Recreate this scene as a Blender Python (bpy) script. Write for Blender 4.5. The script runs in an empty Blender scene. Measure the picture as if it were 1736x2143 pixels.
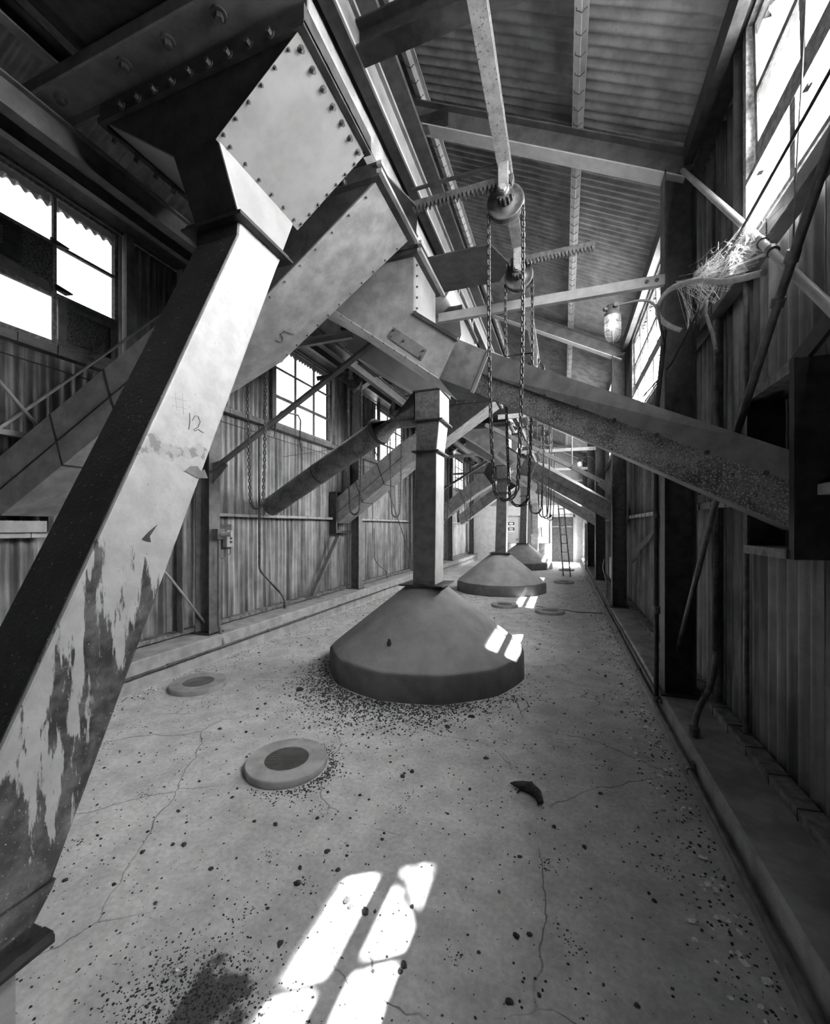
import bpy, math, random
from mathutils import Vector, Matrix
R = random.Random(7)
S = bpy.context.scene
COL = S.collection
PI = math.pi

# ------------------------------------------------------------------ helpers
class MB:
    """collects geometry in world coordinates; build() links it as ONE mesh object"""
    def __init__(s): s.v = []; s.f = []; s.sm = []
    def add(s, vs, fs, smooth=False):
        n = len(s.v); s.v += [tuple(p) for p in vs]
        for f in fs:
            s.f.append(tuple(i + n for i in f)); s.sm.append(smooth)
        return s
    def hexa(s, p):
        """8 corners: bottom ring 0-3 then top ring 4-7"""
        return s.add(p, [(0, 3, 2, 1), (4, 5, 6, 7), (0, 1, 5, 4), (1, 2, 6, 5), (2, 3, 7, 6), (3, 0, 4, 7)])
    def box(s, a, b):
        x0, x1 = sorted((a[0], b[0])); y0, y1 = sorted((a[1], b[1])); z0, z1 = sorted((a[2], b[2]))
        return s.hexa([(x0, y0, z0), (x1, y0, z0), (x1, y1, z0), (x0, y1, z0), (x0, y0, z1), (x1, y0, z1), (x1, y1, z1), (x0, y1, z1)])
    def prism(s, poly, d, axis='Y', a=0., b=1.):
        """poly of 2-D points extruded along axis from a to b"""
        def P(p, t):
            return (p[0], t, p[1]) if axis == 'Y' else (t, p[0], p[1]) if axis == 'X' else (p[0], p[1], t)
        n = len(poly)
        vs = [P(p, a) for p in poly] + [P(p, b) for p in poly]
        fs = [tuple(range(n)), tuple(range(2 * n - 1, n - 1, -1))] + [(i, i + n, (i + 1) % n + n, (i + 1) % n) for i in range(n)]
        return s.add(vs, fs)
    def loft(s, rings, caps=True, closed=True, smooth=False):
        n = len(rings[0]); vs = [p for r in rings for p in r]; fs = []
        for k in range(len(rings) - 1):
            for i in range(n if closed else n - 1):
                j = (i + 1) % n
                fs.append((k * n + i, k * n + j, (k + 1) * n + j, (k + 1) * n + i))
        s.add(vs, fs, smooth)
        if caps:
            s.add(rings[0], [tuple(range(n - 1, -1, -1))]); s.add(rings[-1], [tuple(range(n))])
        return s
    def tube(s, pts, r, n=8, caps=True):
        pts = [Vector(p) for p in pts]; rings = []
        rs = r if isinstance(r, (list, tuple)) else [r] * len(pts)
        t = (pts[1] - pts[0]).normalized()
        u = t.orthogonal().normalized()
        for i, p in enumerate(pts):
            a = pts[max(i - 1, 0)]; b = pts[min(i + 1, len(pts) - 1)]
            t = (b - a).normalized()
            u = (u - t * u.dot(t))
            u = u.normalized() if u.length > 1e-6 else t.orthogonal().normalized()
            w = t.cross(u)
            rings.append([p + (u * math.cos(2 * PI * k / n) + w * math.sin(2 * PI * k / n)) * rs[i] for k in range(n)])
        return s.loft(rings, caps, True, True)
    def ring(s, c, axis, r, h, n=20, r2=None):
        """disc / cylinder centred at c along axis with height h"""
        c = Vector(c); t = Vector(axis).normalized(); u = t.orthogonal().normalized(); w = t.cross(u)
        r2 = r if r2 is None else r2
        mk = lambda q, rad: [q + (u * math.cos(2 * PI * k / n) + w * math.sin(2 * PI * k / n)) * rad for k in range(n)]
        return s.loft([mk(c - t * h / 2, r), mk(c + t * h / 2, r2)], True, True, n > 8)
    def lathe(s, c, prof, n=32, axis=(0, 0, 1)):
        c = Vector(c); t = Vector(axis).normalized(); u = t.orthogonal().normalized(); w = t.cross(u)
        rings = [[c + t * z + (u * math.cos(2 * PI * k / n) + w * math.sin(2 * PI * k / n)) * max(r, 1e-4) for k in range(n)] for r, z in prof]
        return s.loft(rings, True, True, True)
    def beam(s, p0, p1, sec, up=(0, 0, 1)):
        """sweep a closed 2-D section (side, up) along p0-p1"""
        p0 = Vector(p0); p1 = Vector(p1); t = (p1 - p0).normalized(); up = Vector(up)
        w = (up - t * up.dot(t)).normalized(); u = t.cross(w)
        return s.loft([[p + u * a + w * b for a, b in sec] for p in (p0, p1)])
    def build(s, name, mat, parent=None, smooth=None, bevel=0., recalc=True):
        off = Vector((0, 0, 0))
        if parent is not None:
            q = parent
            while q is not None: off += q.location; q = q.parent
        else:
            xs = [p[0] for p in s.v]; ys = [p[1] for p in s.v]; zs = [p[2] for p in s.v]
            off = Vector(((min(xs) + max(xs)) / 2, (min(ys) + max(ys)) / 2, min(zs)))
        me = bpy.data.meshes.new(name)
        me.from_pydata([tuple(Vector(p) - off) for p in s.v], [], s.f)
        if recalc:
            import bmesh
            bm = bmesh.new(); bm.from_mesh(me); bmesh.ops.recalc_face_normals(bm, faces=bm.faces); bm.to_mesh(me); bm.free()
        me.polygons.foreach_set('use_smooth', [bool(x) for x in s.sm]) if len(me.polygons) == len(s.sm) else None
        me.materials.append(mat)
        o = bpy.data.objects.new(name, me); COL.objects.link(o)
        if parent is not None: o.parent = parent
        else: o.location = off
        if bevel:
            m = o.modifiers.new('edge', 'BEVEL'); m.width = bevel; m.segments = 2; m.limit_method = 'ANGLE'; m.angle_limit = 0.6
        return o

def tag(o, label, cat, group=None, kind=None):
    o['label'] = label; o['category'] = cat
    if group: o['group'] = group
    if kind: o['kind'] = kind
    return o
def thing(name, loc, label, cat, group=None):
    o = bpy.data.objects.new(name, None); COL.objects.link(o); o.location = loc; o.empty_display_size = .1
    return tag(o, label, cat, group)
def struct(o):
    o['kind'] = 'structure'; return o
def copy_tree(o, parent=None):
    c = o.copy(); COL.objects.link(c)
    if parent: c.parent = parent
    for ch in list(o.children): copy_tree(ch, c)
    return c
def ISEC(d, w, tf=.012, tw=.009):
    a, b, h = w / 2, tw / 2, d / 2
    return [(-a, -h), (a, -h), (a, -h + tf), (b, -h + tf), (b, h - tf), (a, h - tf), (a, h), (-a, h), (-a, h - tf), (-b, h - tf), (-b, -h + tf), (-a, -h + tf)]
def CSEC(d, w, t=.01):
    """channel, web on the -side"""
    h = d / 2
    return [(-w / 2, -h), (w / 2, -h), (w / 2, -h + t), (-w / 2 + t, -h + t), (-w / 2 + t, h - t), (w / 2, h - t), (w / 2, h), (-w / 2, h)]
def LSEC(a, b, t=.008):
    return [(0, 0), (a, 0), (a, t), (t, t), (t, b), (0, b)]

# ------------------------------------------------------------------ materials (black and white photograph: greys only)
def mat(name, val, rough=.6, metal=0., n=(8, .25), speck=None, streak=None, bump=.0, bscale=60., wear=None, spec=.4):
    m = bpy.data.materials.new(name); m.use_nodes = True
    nt = m.node_tree; N = nt.nodes; L = nt.links
    b = N['Principled BSDF']; b.inputs['Roughness'].default_value = rough; b.inputs['Metallic'].default_value = metal
    b.inputs['Specular IOR Level'].default_value = spec
    tc = N.new('ShaderNodeNewGeometry')
    pos = tc.outputs['Position']
    def noise(scale, detail=5, vec=None, rough_=.6):
        q = N.new('ShaderNodeTexNoise'); q.inputs['Scale'].default_value = scale; q.inputs['Detail'].default_value = detail
        q.inputs['Roughness'].default_value = rough_
        L.new(vec or pos, q.inputs['Vector']); return q.outputs['Fac']
    def ramp(fac, a, bb, va, vb):
        q = N.new('ShaderNodeMapRange'); q.inputs[1].default_value = a; q.inputs[2].default_value = bb; q.inputs[3].default_value = va; q.inputs[4].default_value = vb
        q.interpolation_type = 'SMOOTHSTEP'
        L.new(fac, q.inputs[0]); return q.outputs[0]
    def mul(x, y):
        q = N.new('ShaderNodeMath'); q.operation = 'MULTIPLY'
        for i, w in enumerate((x, y)):
            if isinstance(w, (int, float)): q.inputs[i].default_value = w
            else: L.new(w, q.inputs[i])
        return q.outputs[0]
    def mixv(f, x, y):
        q = N.new('ShaderNodeMix'); q.data_type = 'FLOAT'
        for i, w in ((0, f), (2, x), (3, y)):
            if isinstance(w, (int, float)): q.inputs[i].default_value = w
            else: L.new(w, q.inputs[i])
        return q.outputs[0]
    v = ramp(noise(n[0], 6), .3, .7, val * (1 - n[1]), val * (1 + n[1]))
    if streak:   # (scale, amount) stains drawn out along z
        mp = N.new('ShaderNodeMapping'); mp.inputs['Scale'].default_value = (streak[0], streak[0], streak[0] * .06)
        L.new(pos, mp.inputs['Vector'])
        v = mul(v, ramp(noise(1., 5, mp.outputs['Vector']), .35, .68, 1 + streak[1], 1 - streak[1]))
    if speck:    # (scale, threshold, value) spots
        for sc, th, sv in (speck if isinstance(speck[0], (list, tuple)) else [speck]):
            v = mixv(ramp(noise(sc, 3), th, th + .03, 0, 1), v, sv)
    if wear: v = wear(N, L, pos, noise, ramp, mul, mixv, v)
    cc = N.new('ShaderNodeCombineColor')
    for i in range(3): L.new(v, cc.inputs[i])
    L.new(cc.outputs[0], b.inputs['Base Color'])
    if bump:
        bp = N.new('ShaderNodeBump'); bp.inputs['Strength'].default_value = bump; bp.inputs['Distance'].default_value = .01
        L.new(noise(bscale, 4), bp.inputs['Height']); L.new(bp.outputs['Normal'], b.inputs['Normal'])
    return m

def sepz(N, L, pos, i=2):
    q = N.new('ShaderNodeSeparateXYZ'); L.new(pos, q.inputs[0]); return q.outputs[i]

def floor_wear(N, L, pos, noise, ramp, mul, mixv, v):
    # hairline cracks: distorted voronoi borders, shown only where a broad noise lets them
    dn = N.new('ShaderNodeTexNoise'); dn.inputs['Scale'].default_value = 3.; dn.inputs['Detail'].default_value = 6
    L.new(pos, dn.inputs['Vector'])
    ad = N.new('ShaderNodeMix'); ad.data_type = 'VECTOR'; ad.inputs[0].default_value = .16
    L.new(pos, ad.inputs[4]); L.new(dn.outputs['Color'], ad.inputs[5])
    vo = N.new('ShaderNodeTexVoronoi'); vo.feature = 'DISTANCE_TO_EDGE'; vo.inputs['Scale'].default_value = 1.35
    L.new(ad.outputs[1], vo.inputs['Vector'])
    crack = ramp(vo.outputs['Distance'], .0, .006, 1, 0)
    crack = mul(crack, ramp(noise(.9, 2), .45, .55, 0, .75))
    v = mixv(crack, v, .03)
    v = mul(v, ramp(noise(1.1, 4), .3, .7, .9, 1.08))
    v = mul(v, ramp(noise(38, 4), .3, .7, .88, 1.12))
    # oily dirt patch close to the tall chute (a stain with an edge of its own)
    mp = N.new('ShaderNodeMapping'); mp.inputs['Location'].default_value = (1.16, -1.12, 0)
    L.new(pos, mp.inputs['Vector'])
    ln = N.new('ShaderNodeVectorMath'); ln.operation = 'LENGTH'; L.new(mp.outputs[0], ln.inputs[0])
    q = N.new('ShaderNodeMath'); q.operation = 'MULTIPLY_ADD'; q.inputs[1].default_value = .5; L.new(noise(9, 6), q.inputs[0]); L.new(ln.outputs['Value'], q.inputs[2])
    v = mixv(ramp(q.outputs[0], .34, .42, .9, 0), v, .05)
    return mixv(ramp(noise(140, 2), .70, .73, 0, .7), v, .05)

def chute_wear(N, L, pos, noise, ramp, mul, mixv, v):
    # paint flaked away in tall ragged patches, more of it towards the foot
    z = sepz(N, L, pos)
    mp = N.new('ShaderNodeMapping'); mp.inputs['Scale'].default_value = (7, 7, 1.1); mp.inputs['Rotation'].default_value = (-.42, 0, 0); L.new(pos, mp.inputs['Vector'])
    q = N.new('ShaderNodeMath'); q.operation = 'MULTIPLY_ADD'; q.inputs[1].default_value = -.22
    L.new(z, q.inputs[0]); L.new(noise(1., 8, mp.outputs[0], .65), q.inputs[2])
    f = ramp(q.outputs[0], .25, .275, 0, 1)
    bare = ramp(noise(14, 6), .35, .7, .025, .11)
    bare = mixv(ramp(noise(90, 3), .66, .69, 0, .8), bare, .4)
    v = mixv(f, v, bare)
    # a worn band where tape was pulled off
    w = N.new('ShaderNodeMath'); w.operation = 'MULTIPLY_ADD'; w.inputs[1].default_value = .25; L.new(noise(5, 5), w.inputs[0]); L.new(z, w.inputs[2])
    a = ramp(w.outputs[0], 2.06, 2.07, 0, 1); c = ramp(w.outputs[0], 2.13, 2.14, 1, 0)
    v = mixv(mul(mul(a, c), ramp(noise(22, 4), .45, .52, .75, .2)), v, .12)
    return mixv(ramp(noise(60, 3), .69, .71, 0, .7), v, .08)

def peel_wear(N, L, pos, noise, ramp, mul, mixv, v):
    mp = N.new('ShaderNodeMapping'); mp.inputs['Scale'].default_value = (5, 30, 14); mp.inputs['Rotation'].default_value = (0, -.65, 0); L.new(pos, mp.inputs['Vector'])
    return mixv(ramp(noise(1., 6, mp.outputs[0]), .60, .63, 0, .8), v, .1)

M = {}
M['floor'] = mat('dusty_concrete_floor', .50, .85, n=(5, .16), bump=.25, bscale=45, wear=floor_wear, spec=.25)
M['railm'] = mat('rust_flecked_grey', .26, .5, .1, n=(12, .25), speck=(85, .62, .05))
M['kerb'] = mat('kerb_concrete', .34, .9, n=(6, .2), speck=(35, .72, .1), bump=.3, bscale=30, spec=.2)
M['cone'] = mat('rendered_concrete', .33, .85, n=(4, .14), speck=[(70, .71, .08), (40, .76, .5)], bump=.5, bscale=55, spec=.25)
M['rim'] = mat('rendered_concrete_rim', .13, .85, n=(4, .2), speck=(60, .72, .05), bump=.4, bscale=55, spec=.25)  # darker than the slope: shade on the rim's front put into its colour
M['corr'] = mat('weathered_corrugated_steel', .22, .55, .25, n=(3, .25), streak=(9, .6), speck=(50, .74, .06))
M['corrdim'] = mat('shade_toned_corrugated_steel', .13, .55, .2, n=(3, .3), streak=(9, .6), speck=(50, .74, .05))  # shaded copy of the wall sheet, darkened for the dim right wall
M['kerbdim'] = mat('shade_toned_kerb_concrete', .28, .9, n=(6, .25), speck=(35, .70, .07), bump=.3, bscale=30, spec=.2)  # shaded copy of the kerb concrete, its base toned down for shade
M['roof'] = mat('galvanised_roof_sheet', .27, .5, .35, n=(5, .3), speck=(60, .66, .18))
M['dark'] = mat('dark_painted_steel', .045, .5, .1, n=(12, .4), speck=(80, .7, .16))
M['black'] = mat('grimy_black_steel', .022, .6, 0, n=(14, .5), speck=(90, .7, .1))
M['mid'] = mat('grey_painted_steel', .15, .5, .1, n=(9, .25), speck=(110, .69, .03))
M['light'] = mat('pale_painted_steel', .33, .5, .1, n=(9, .14), speck=(80, .72, .06))
M['pale'] = mat('pale_hopper_paint', .25, .42, .15, n=(6, .12), speck=[(55, .735, .1)])
M['chute'] = mat('flaking_chute_paint', .33, .5, .05, n=(10, .12), wear=chute_wear, bump=.25, bscale=40)
M['duct'] = mat('dull_duct_steel', .30, .42, .3, n=(7, .25), speck=(120, .64, .40))
M['spangle'] = mat('spangled_duct_steel', .13, .5, .3, n=(6, .6), speck=[(130, .55, .34), (60, .62, .04)])
M['side'] = mat('stained_bin_paint', .20, .5, .05, n=(7, .3), speck=(70, .66, .06))
M['shadefleck'] = mat('shade_toned_flecked_plate', .022, .55, 0, n=(9, .4), speck=[(75, .675, .35), (30, .64, .05)], bump=.4, bscale=60)  # near-black base stands in for shade on a front face; flecks are spatter
M['rafter'] = mat('rafter_paint', .22, .5, .1, n=(7, .2), speck=(80, .70, .05))
M['whitepaint'] = mat('flecked_white_paint', .58, .5, 0, n=(9, .1), speck=(75, .68, .15))
M['peel'] = mat('peeling_white_paint', .70, .5, 0, n=(8, .1), wear=peel_wear)
M['pitted'] = mat('pitted_grey_steel', .17, .55, .15, n=(20, .3), speck=(75, .60, .06), bump=.3, bscale=80)
M['iron'] = mat('cast_iron', .11, .45, .4, n=(20, .4), speck=(70, .68, .2))
M['chain'] = mat('chain_steel', .07, .4, .6, n=(40, .3))
M['pipe'] = mat('pipe_steel', .10, .5, .2, n=(14, .4), speck=(90, .68, .3))
M['white'] = mat('whitewashed_block', .62, .8, n=(6, .1), bump=.2, bscale=20)
M['door'] = mat('white_door_paint', .55, .6, n=(5, .1))
M['wood'] = mat('old_grey_timber', .17, .8, n=(14, .5), bump=.4, bscale=40)
M['frame'] = mat('window_putty_steel', .22, .7, n=(30, .5), bump=.3, bscale=50)
M['clod'] = mat('dark_dirt', .05, .95, n=(50, .5), speck=(200, .7, .12))
M['flake'] = mat('bleached_flake', .78, .8, n=(60, .3))
M['web'] = mat('cobweb_silk', .8, .7)
M['rubber'] = mat('grey_hose_sheath', .34, .6, n=(30, .2))
M['chalk'] = mat('grease_pencil', .12, .9)
M['tape'] = mat('worn_board', .10, .9, n=(70, .8))
M['signblack'] = mat('sign_black', .02, .6)
M['signwhite'] = mat('sign_white', .75, .6)
M['barrel'] = mat('white_barrel', .6, .5)

def glass_mat(name, tint, alpha):
    m = bpy.data.materials.new(name); m.use_nodes = True
    N = m.node_tree.nodes; L = m.node_tree.links; N.clear()
    o = N.new('ShaderNodeOutputMaterial'); mx = N.new('ShaderNodeMixShader'); tr = N.new('ShaderNodeBsdfTransparent'); gl = N.new('ShaderNodeBsdfPrincipled')
    tr.inputs[0].default_value = (tint,) * 3 + (1,)
    gl.inputs['Base Color'].default_value = (.7, .7, .7, 1); gl.inputs['Roughness'].default_value = .25
    mx.inputs[0].default_value = alpha
    L.new(tr.outputs[0], mx.inputs[1]); L.new(gl.outputs[0], mx.inputs[2]); L.new(mx.outputs[0], o.inputs[0]); return m
M['glass'] = glass_mat('dusty_window_glass', .96, .06)
M['dullglass'] = glass_mat('dimmed_window_glass', .30, .08)  # darker tint dims the daylight coming through the left panes
M['film'] = glass_mat('grimy_glass_edge', .30, .45)
M['lampglass'] = glass_mat('lamp_globe_glass', .92, .10)
def emit(name, st):
    m = bpy.data.materials.new(name); m.use_nodes = True
    b = m.node_tree.nodes['Principled BSDF']; b.inputs['Emission Color'].default_value = (1, 1, 1, 1); b.inputs['Emission Strength'].default_value = st; return m
M['bulb'] = emit('glowing_bulb', 5.)

# ------------------------------------------------------------------ dimensions
XR, XL = 1.16, -4.50            # wall sheet planes
XC = -1.67                      # middle of the hall
Y0, Y1 = -3.9, 20.6             # end walls
YC = [4.08, 8.08, 12.05, 16.05, 20.2]
YB = [.08] + YC
KR, KL = .235, .30              # kerb heights
ROOF = lambda x: 5.44 - .52 * (x if x >= XC else 2 * XC - x)

# ------------------------------------------------------------------ setting
b = MB(); b.box((XL - .1, Y0, -.1), (XR + .1, Y1, 0)); struct(b.build('floor', M['floor']))
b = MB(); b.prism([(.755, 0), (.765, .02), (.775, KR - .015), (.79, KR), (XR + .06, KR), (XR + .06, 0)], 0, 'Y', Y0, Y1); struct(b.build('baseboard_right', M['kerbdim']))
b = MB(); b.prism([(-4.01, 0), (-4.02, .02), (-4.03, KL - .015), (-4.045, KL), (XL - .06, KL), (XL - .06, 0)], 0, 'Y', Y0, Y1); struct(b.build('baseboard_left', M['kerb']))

# windows: (y0, y1, columns)
WR = [(.86, 3.16, 4), (5.42, 7.74, 4), (9.6, 11.4, 3), (13.65, 15.4, 3), (17.6, 19.4, 3)]
WL = [(1.35, 3.07, 3), (5.6, 7.32, 3), (9.65, 11.4, 3), (13.65, 15.4, 3), (17.6, 19.4, 3)]
ZR0, ZR1 = 3.385, 4.78
ZL0, ZL1 = 3.33, 4.74

def corrugated(name, X, sgn, wins, z0, zw0, zw1, ztop, pitch, amp, mt, doors=()):
    """wall of corrugated sheets with openings for the windows; every sheet laps the next by a few millimetres"""
    b = MB(); sw = .64
    cuts = sorted(set([Y0, Y1] + [w for q in list(wins) + list(doors) for w in q[:2]] + [Y0 + sw * i for i in range(int((Y1 - Y0) / sw) + 1)]))
    for i in range(len(cuts) - 1):
        a, c = cuts[i], cuts[i + 1]
        if c - a < 1e-4: continue
        mid = (a + c) / 2; k = int((mid - Y0) / sw); off = .003 * (k % 2) + .001 * ((k * 7) % 3)
        inw = any(q[0] < mid < q[1] for q in wins)
        seam = 1.6 + .2 * ((k * 5) % 3)
        if any(q[0] < mid < q[1] for q in doors): spans = [(2.0, ztop)]
        elif inw: spans = [(z0, seam + .03), (seam, zw0), (zw1, ztop)]
        else: spans = [(z0, seam + .03), (seam, ztop)]
        for si, (s0, s1) in enumerate(spans):
            ce = c if any(abs(c - q[0]) < 1e-6 or abs(c - q[1]) < 1e-6 for q in list(wins) + list(doors)) else min(c + .05, Y1)
            n = max(2, int((ce - a) / (pitch / 8)))
            lo, hi = [], []
            for j in range(n + 1):
                y = a + (ce - a) * j / n
                x = X + sgn * (amp * (1 + math.sin(2 * PI * y / pitch)) + off + (.003 if si else 0))
                lo.append((x, y, s0)); hi.append((x, y, s1))
            b.loft([lo, hi], False, False, True)
    return struct(b.build(name, mt, recalc=False))
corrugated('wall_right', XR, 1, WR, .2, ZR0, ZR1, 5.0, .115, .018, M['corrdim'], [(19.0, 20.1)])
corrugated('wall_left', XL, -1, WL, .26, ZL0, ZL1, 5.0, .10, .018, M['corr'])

def roofside(name, s):
    b = MB(); pitch = .086; sw = .602; y = Y0; k = 0
    while y < Y1 - 1e-6:
        c0 = min(y + sw, Y1); c = min(y + sw + .06, Y1); n = int((c - y) / (pitch / 8)) + 1
        for seg, (xa, xb) in enumerate(((XC, -.10), (-.26, 1.33))):
            A, B_ = [], []
            for j in range(n + 1):
                yy = y + (c - y) * j / n
                dz = .017 * math.sin(2 * PI * yy / pitch) + .003 * (k % 2) + .004 * seg * -1
                for lst, x in ((A, xa), (B_, xb)):
                    X = x if s > 0 else 2 * XC - x
                    lst.append((X, yy, ROOF(x) + dz))
            b.loft([A, B_], False, False, True)
        y = c0; k += 1
    return struct(b.build(name, M['roof'], recalc=False))
roofside('ceiling_right', 1); roofside('ceiling_left', -1)

# end walls
b = MB(); b.box((XL - .1, Y0 - .1, 0), (XR + .1, Y0, 6.6)); struct(b.build('wall_front', M['black']))
b = MB()
gable = lambda z: [(XL - .06, z), (XR + .06, z), (XR + .06, 4.95), (XC, 6.42), (XL - .06, 4.95)]
b.prism(gable(2.62), 0, 'Y', Y1 - .012, Y1 + .1); struct(b.build('wall_back_gable', M['light']))
b = MB(); b.box((XL - .06, Y1, 0), (XR + .06, Y1 + .1, 2.62)); b.box((XL, Y1 - .04, 2.56), (XR, Y1, 2.66)); struct(b.build('wall_back', M['white']))

# ------------------------------------------------------------------ windows
def window(name, X, sg, y0, y1, nc, z0, z1, nr, tilt=None, detail=None):
    """steel sash window: outer frame, glazing bars (children) and one pane each"""
    t = .035; d = .05
    b = MB()
    x0, x1 = X, X + sg * d
    b.box((x0, y0, z0), (x1, y0 + t, z1)); b.box((x0, y1 - t, z0), (x1, y1, z1))
    b.box((x0, y0 + t, z0), (x1, y1 - t, z0 + t)); b.box((x0, y0 + t, z1 - t), (x1, y1 - t, z1))
    root = struct(b.build(name, M['frame']))
    cw = (y1 - y0) / nc; rh = (z1 - z0) / nr
    g = MB()
    for c in range(1, nc): g.box((x0 + sg * .008, y0 + c * cw - .013, z0 + t), (x1 - sg * .012, y0 + c * cw + .013, z1 - t))
    for r in range(1, nr):
        w = .022 if r == 1 else .013
        g.box((x0 + sg * .006, y0 + t, z0 + r * rh - w), (x1 - sg * .014, y1 - t, z0 + r * rh + w))
    bars = g.build('glazing_bars', M['frame'], root)
    for c in range(nc):
        for r in range(nr):
            if detail and detail.get((c, r)) == 'skip': continue
            p = MB(); xx = X + sg * .03
            p.box((xx, y0 + c * cw + .008, z0 + r * rh + .008), (xx + sg * .004, y0 + (c + 1) * cw - .008, z0 + (r + 1) * rh - .008))
            p.build('pane', M['glass' if sg > 0 else 'dullglass'], root)
            if r == nr - 1:
                f = MB(); n = 14; lo = []; hi = []
                for j in range(n + 1):
                    y = y0 + c * cw + .03 + (cw - .06) * j / n
                    lo.append((xx - sg * .002, y, z0 + (r + 1) * rh - .095 + R.uniform(-.014, .014))); hi.append((xx - sg * .002, y, z0 + (r + 1) * rh - .03))
                f.loft([lo, hi], False, False); q = f.build('grime_strip', M['film'], root); 
    return root
for i, (a, c, n) in enumerate(WL):
    w = window('window_%d' % (i + 1), XL + .07, -1, a, c, n, ZL0, ZL1, 3, detail={(1, 1): 'skip', (2, 0): 'skip'} if i == 0 else None)
def tilted_window(name, X, y0, y1, nc):
    """window whose two upper rows form one sash, its foot pushed outwards"""
    z0, z1, zm = ZR0, ZR1, ZR0 + .405
    t = .028; b = MB()
    b.box((X, y0 - .02, z0), (X + .13, y0 + t, z1)); b.box((X, y1 - t, z0), (X + .13, y1 + .02, z1))
    b.box((X, y0 + t, z0), (X + .028, y1 - t, z0 + t)); b.box((X, y0 + t, z1 - t), (X + .05, y1 - t, z1)); b.box((X, y0 + t, zm - .015), (X + .028, y1 - t, zm + .02))
    root = struct(b.build(name, M['frame']))
    cw = (y1 - y0) / nc
    g = MB()
    for c in range(1, nc): g.box((X + .004, y0 + c * cw - .026, z0 + t), (X + .026, y0 + c * cw + .026, zm - .015))
    g.build('glazing_bars', M['frame'], root)
    sl = lambda z: X + .03 + (z1 - z) * .02
    s = MB()
    def bar(ya, yb, za, zb):
        s.hexa([(sl(za), ya, za), (sl(za) + .028, ya, za), (sl(za) + .028, yb, za), (sl(za), yb, za), (sl(zb), ya, zb), (sl(zb) + .028, ya, zb), (sl(zb) + .028, yb, zb), (sl(zb), yb, zb)])
    ys, ye, zs, ze = y0 + .035, y1 - .035, zm + .03, z1 - .03
    zh = zs + .50
    bar(ys, ys + .035, zs, ze); bar(ye - .035, ye, zs, ze); bar(ys, ye, zs, zs + .18); bar(ys, ye, ze - .03, ze); bar(ys, ye, zh - .02, zh + .02)
    for c in range(1, nc): bar(y0 + c * cw - .024, y0 + c * cw + .024, zs, ze)
    sash = s.build('sash', M['frame'], root)
    for c in range(nc):
        p = MB(); p.box((X + .012, y0 + c * cw + .01, z0 + .01), (X + .016, y0 + (c + 1) * cw - .01, zm - .01)); p.build('pane', M['glass'], root)
        for za, zb in ((zs, zh), (zh, ze)):
            p = MB(); ya, yb = y0 + c * cw + .012, y0 + (c + 1) * cw - .012
            p.hexa([(sl(za) + .012, ya, za), (sl(za) + .016, ya, za), (sl(za) + .016, yb, za), (sl(za) + .012, yb, za), (sl(zb) + .012, ya, zb), (sl(zb) + .016, ya, zb), (sl(zb) + .016, yb, zb), (sl(zb) + .012, yb, zb)])
            p.build('pane', M['glass'], sash)
            f = MB(); n = 14; tp = zb - .02; lo = []; hi = []
            for j in range(n + 1):
                y = ya + .02 + (yb - ya - .04) * j / n; zl = tp - .075 + R.uniform(-.01, .01)
                lo.append((sl(zl) + .010, y, zl)); hi.append((sl(tp) + .010, y, tp))
            f.loft([lo, hi], False, False); f.build('grime_strip', M['film'], sash)
    return root
for i, (a, c, n) in enumerate(WR):
    tilted_window('window_%d' % (i + 6), XR - .09, a, c, n)

# boards blocking two panes of the near window on the west wall
cw = (3.07 - 1.35) / 3; rh = (ZL1 - ZL0) / 3
b = MB(); y0, y1, z0, z1 = 1.35 + 2 * cw + .02, 3.05, ZL0 + .03, ZL0 + rh - .02
t = thing('cardboard_sheet', (XL + .05, (y0 + y1) / 2, z0), 'speckled dark board closing the lowest pane of the big side window', 'board')
b.box((XL + .045, y0, z0), (XL + .055, y1, z1)); b.build('board', M['tape'], t)
b = MB()
for (ya, yb, za, zb) in ((y0, y0 + .07, z0, z1), (y1 - .06, y1 + .01, z0 - .03, z1), (y0, y1, z1 - .06, z1 + .01), (y0, y1, z0 - .02, z0 + .04)):
    b.hexa([(XL + .056, ya, za), (XL + .075, ya, za), (XL + .07, yb, za - .01), (XL + .056, yb, za), (XL + .056, ya, zb), (XL + .066, ya, zb), (XL + .08, yb, zb - .01), (XL + .056, yb, zb)])
b.build('tape_strip', M['mid'], t)
y0, y1, z0, z1 = 1.35 + cw - .05, 1.35 + 2 * cw - .015, ZL0 + rh + .02, ZL0 + 2 * rh - .01
t = thing('carton', (XL + .05, (y0 + y1) / 2, z0), 'flattened dark carton stuffed into the broken middle pane', 'carton')
b = MB(); b.box((XL + .045, y0, z0), (XL + .06, y1, z1)); b.build('panel', M['tape'], t)
b = MB(); b.box((XL + .06, y0 + .02, z0 + .12), (XL + .085, y0 + .36, z1 - .03)); b.build('flap', M['dark'], t)
b = MB(); b.hexa([(XL + .062, y0, z0 + .0), (XL + .09, y0, z0 + .0), (XL + .09, y1 - .02, z0 - .01), (XL + .062, y1 - .02, z0), (XL + .062, y0, z0 + .1), (XL + .075, y0, z0 + .12), (XL + .075, y1 - .05, z0 + .07), (XL + .062, y1 - .05, z0 + .06)]); b.build('fold', M['mid'], t)
b = MB()
for j in range(5):
    for q in range(6):
        b.box((XL + .0855, y0 + .07 + j * .035, z0 + .2 + q * .026), (XL + .0865, y0 + .09 + j * .035, z0 + .217 + q * .026))
b.build('printed_text', M['mid'], t)
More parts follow.
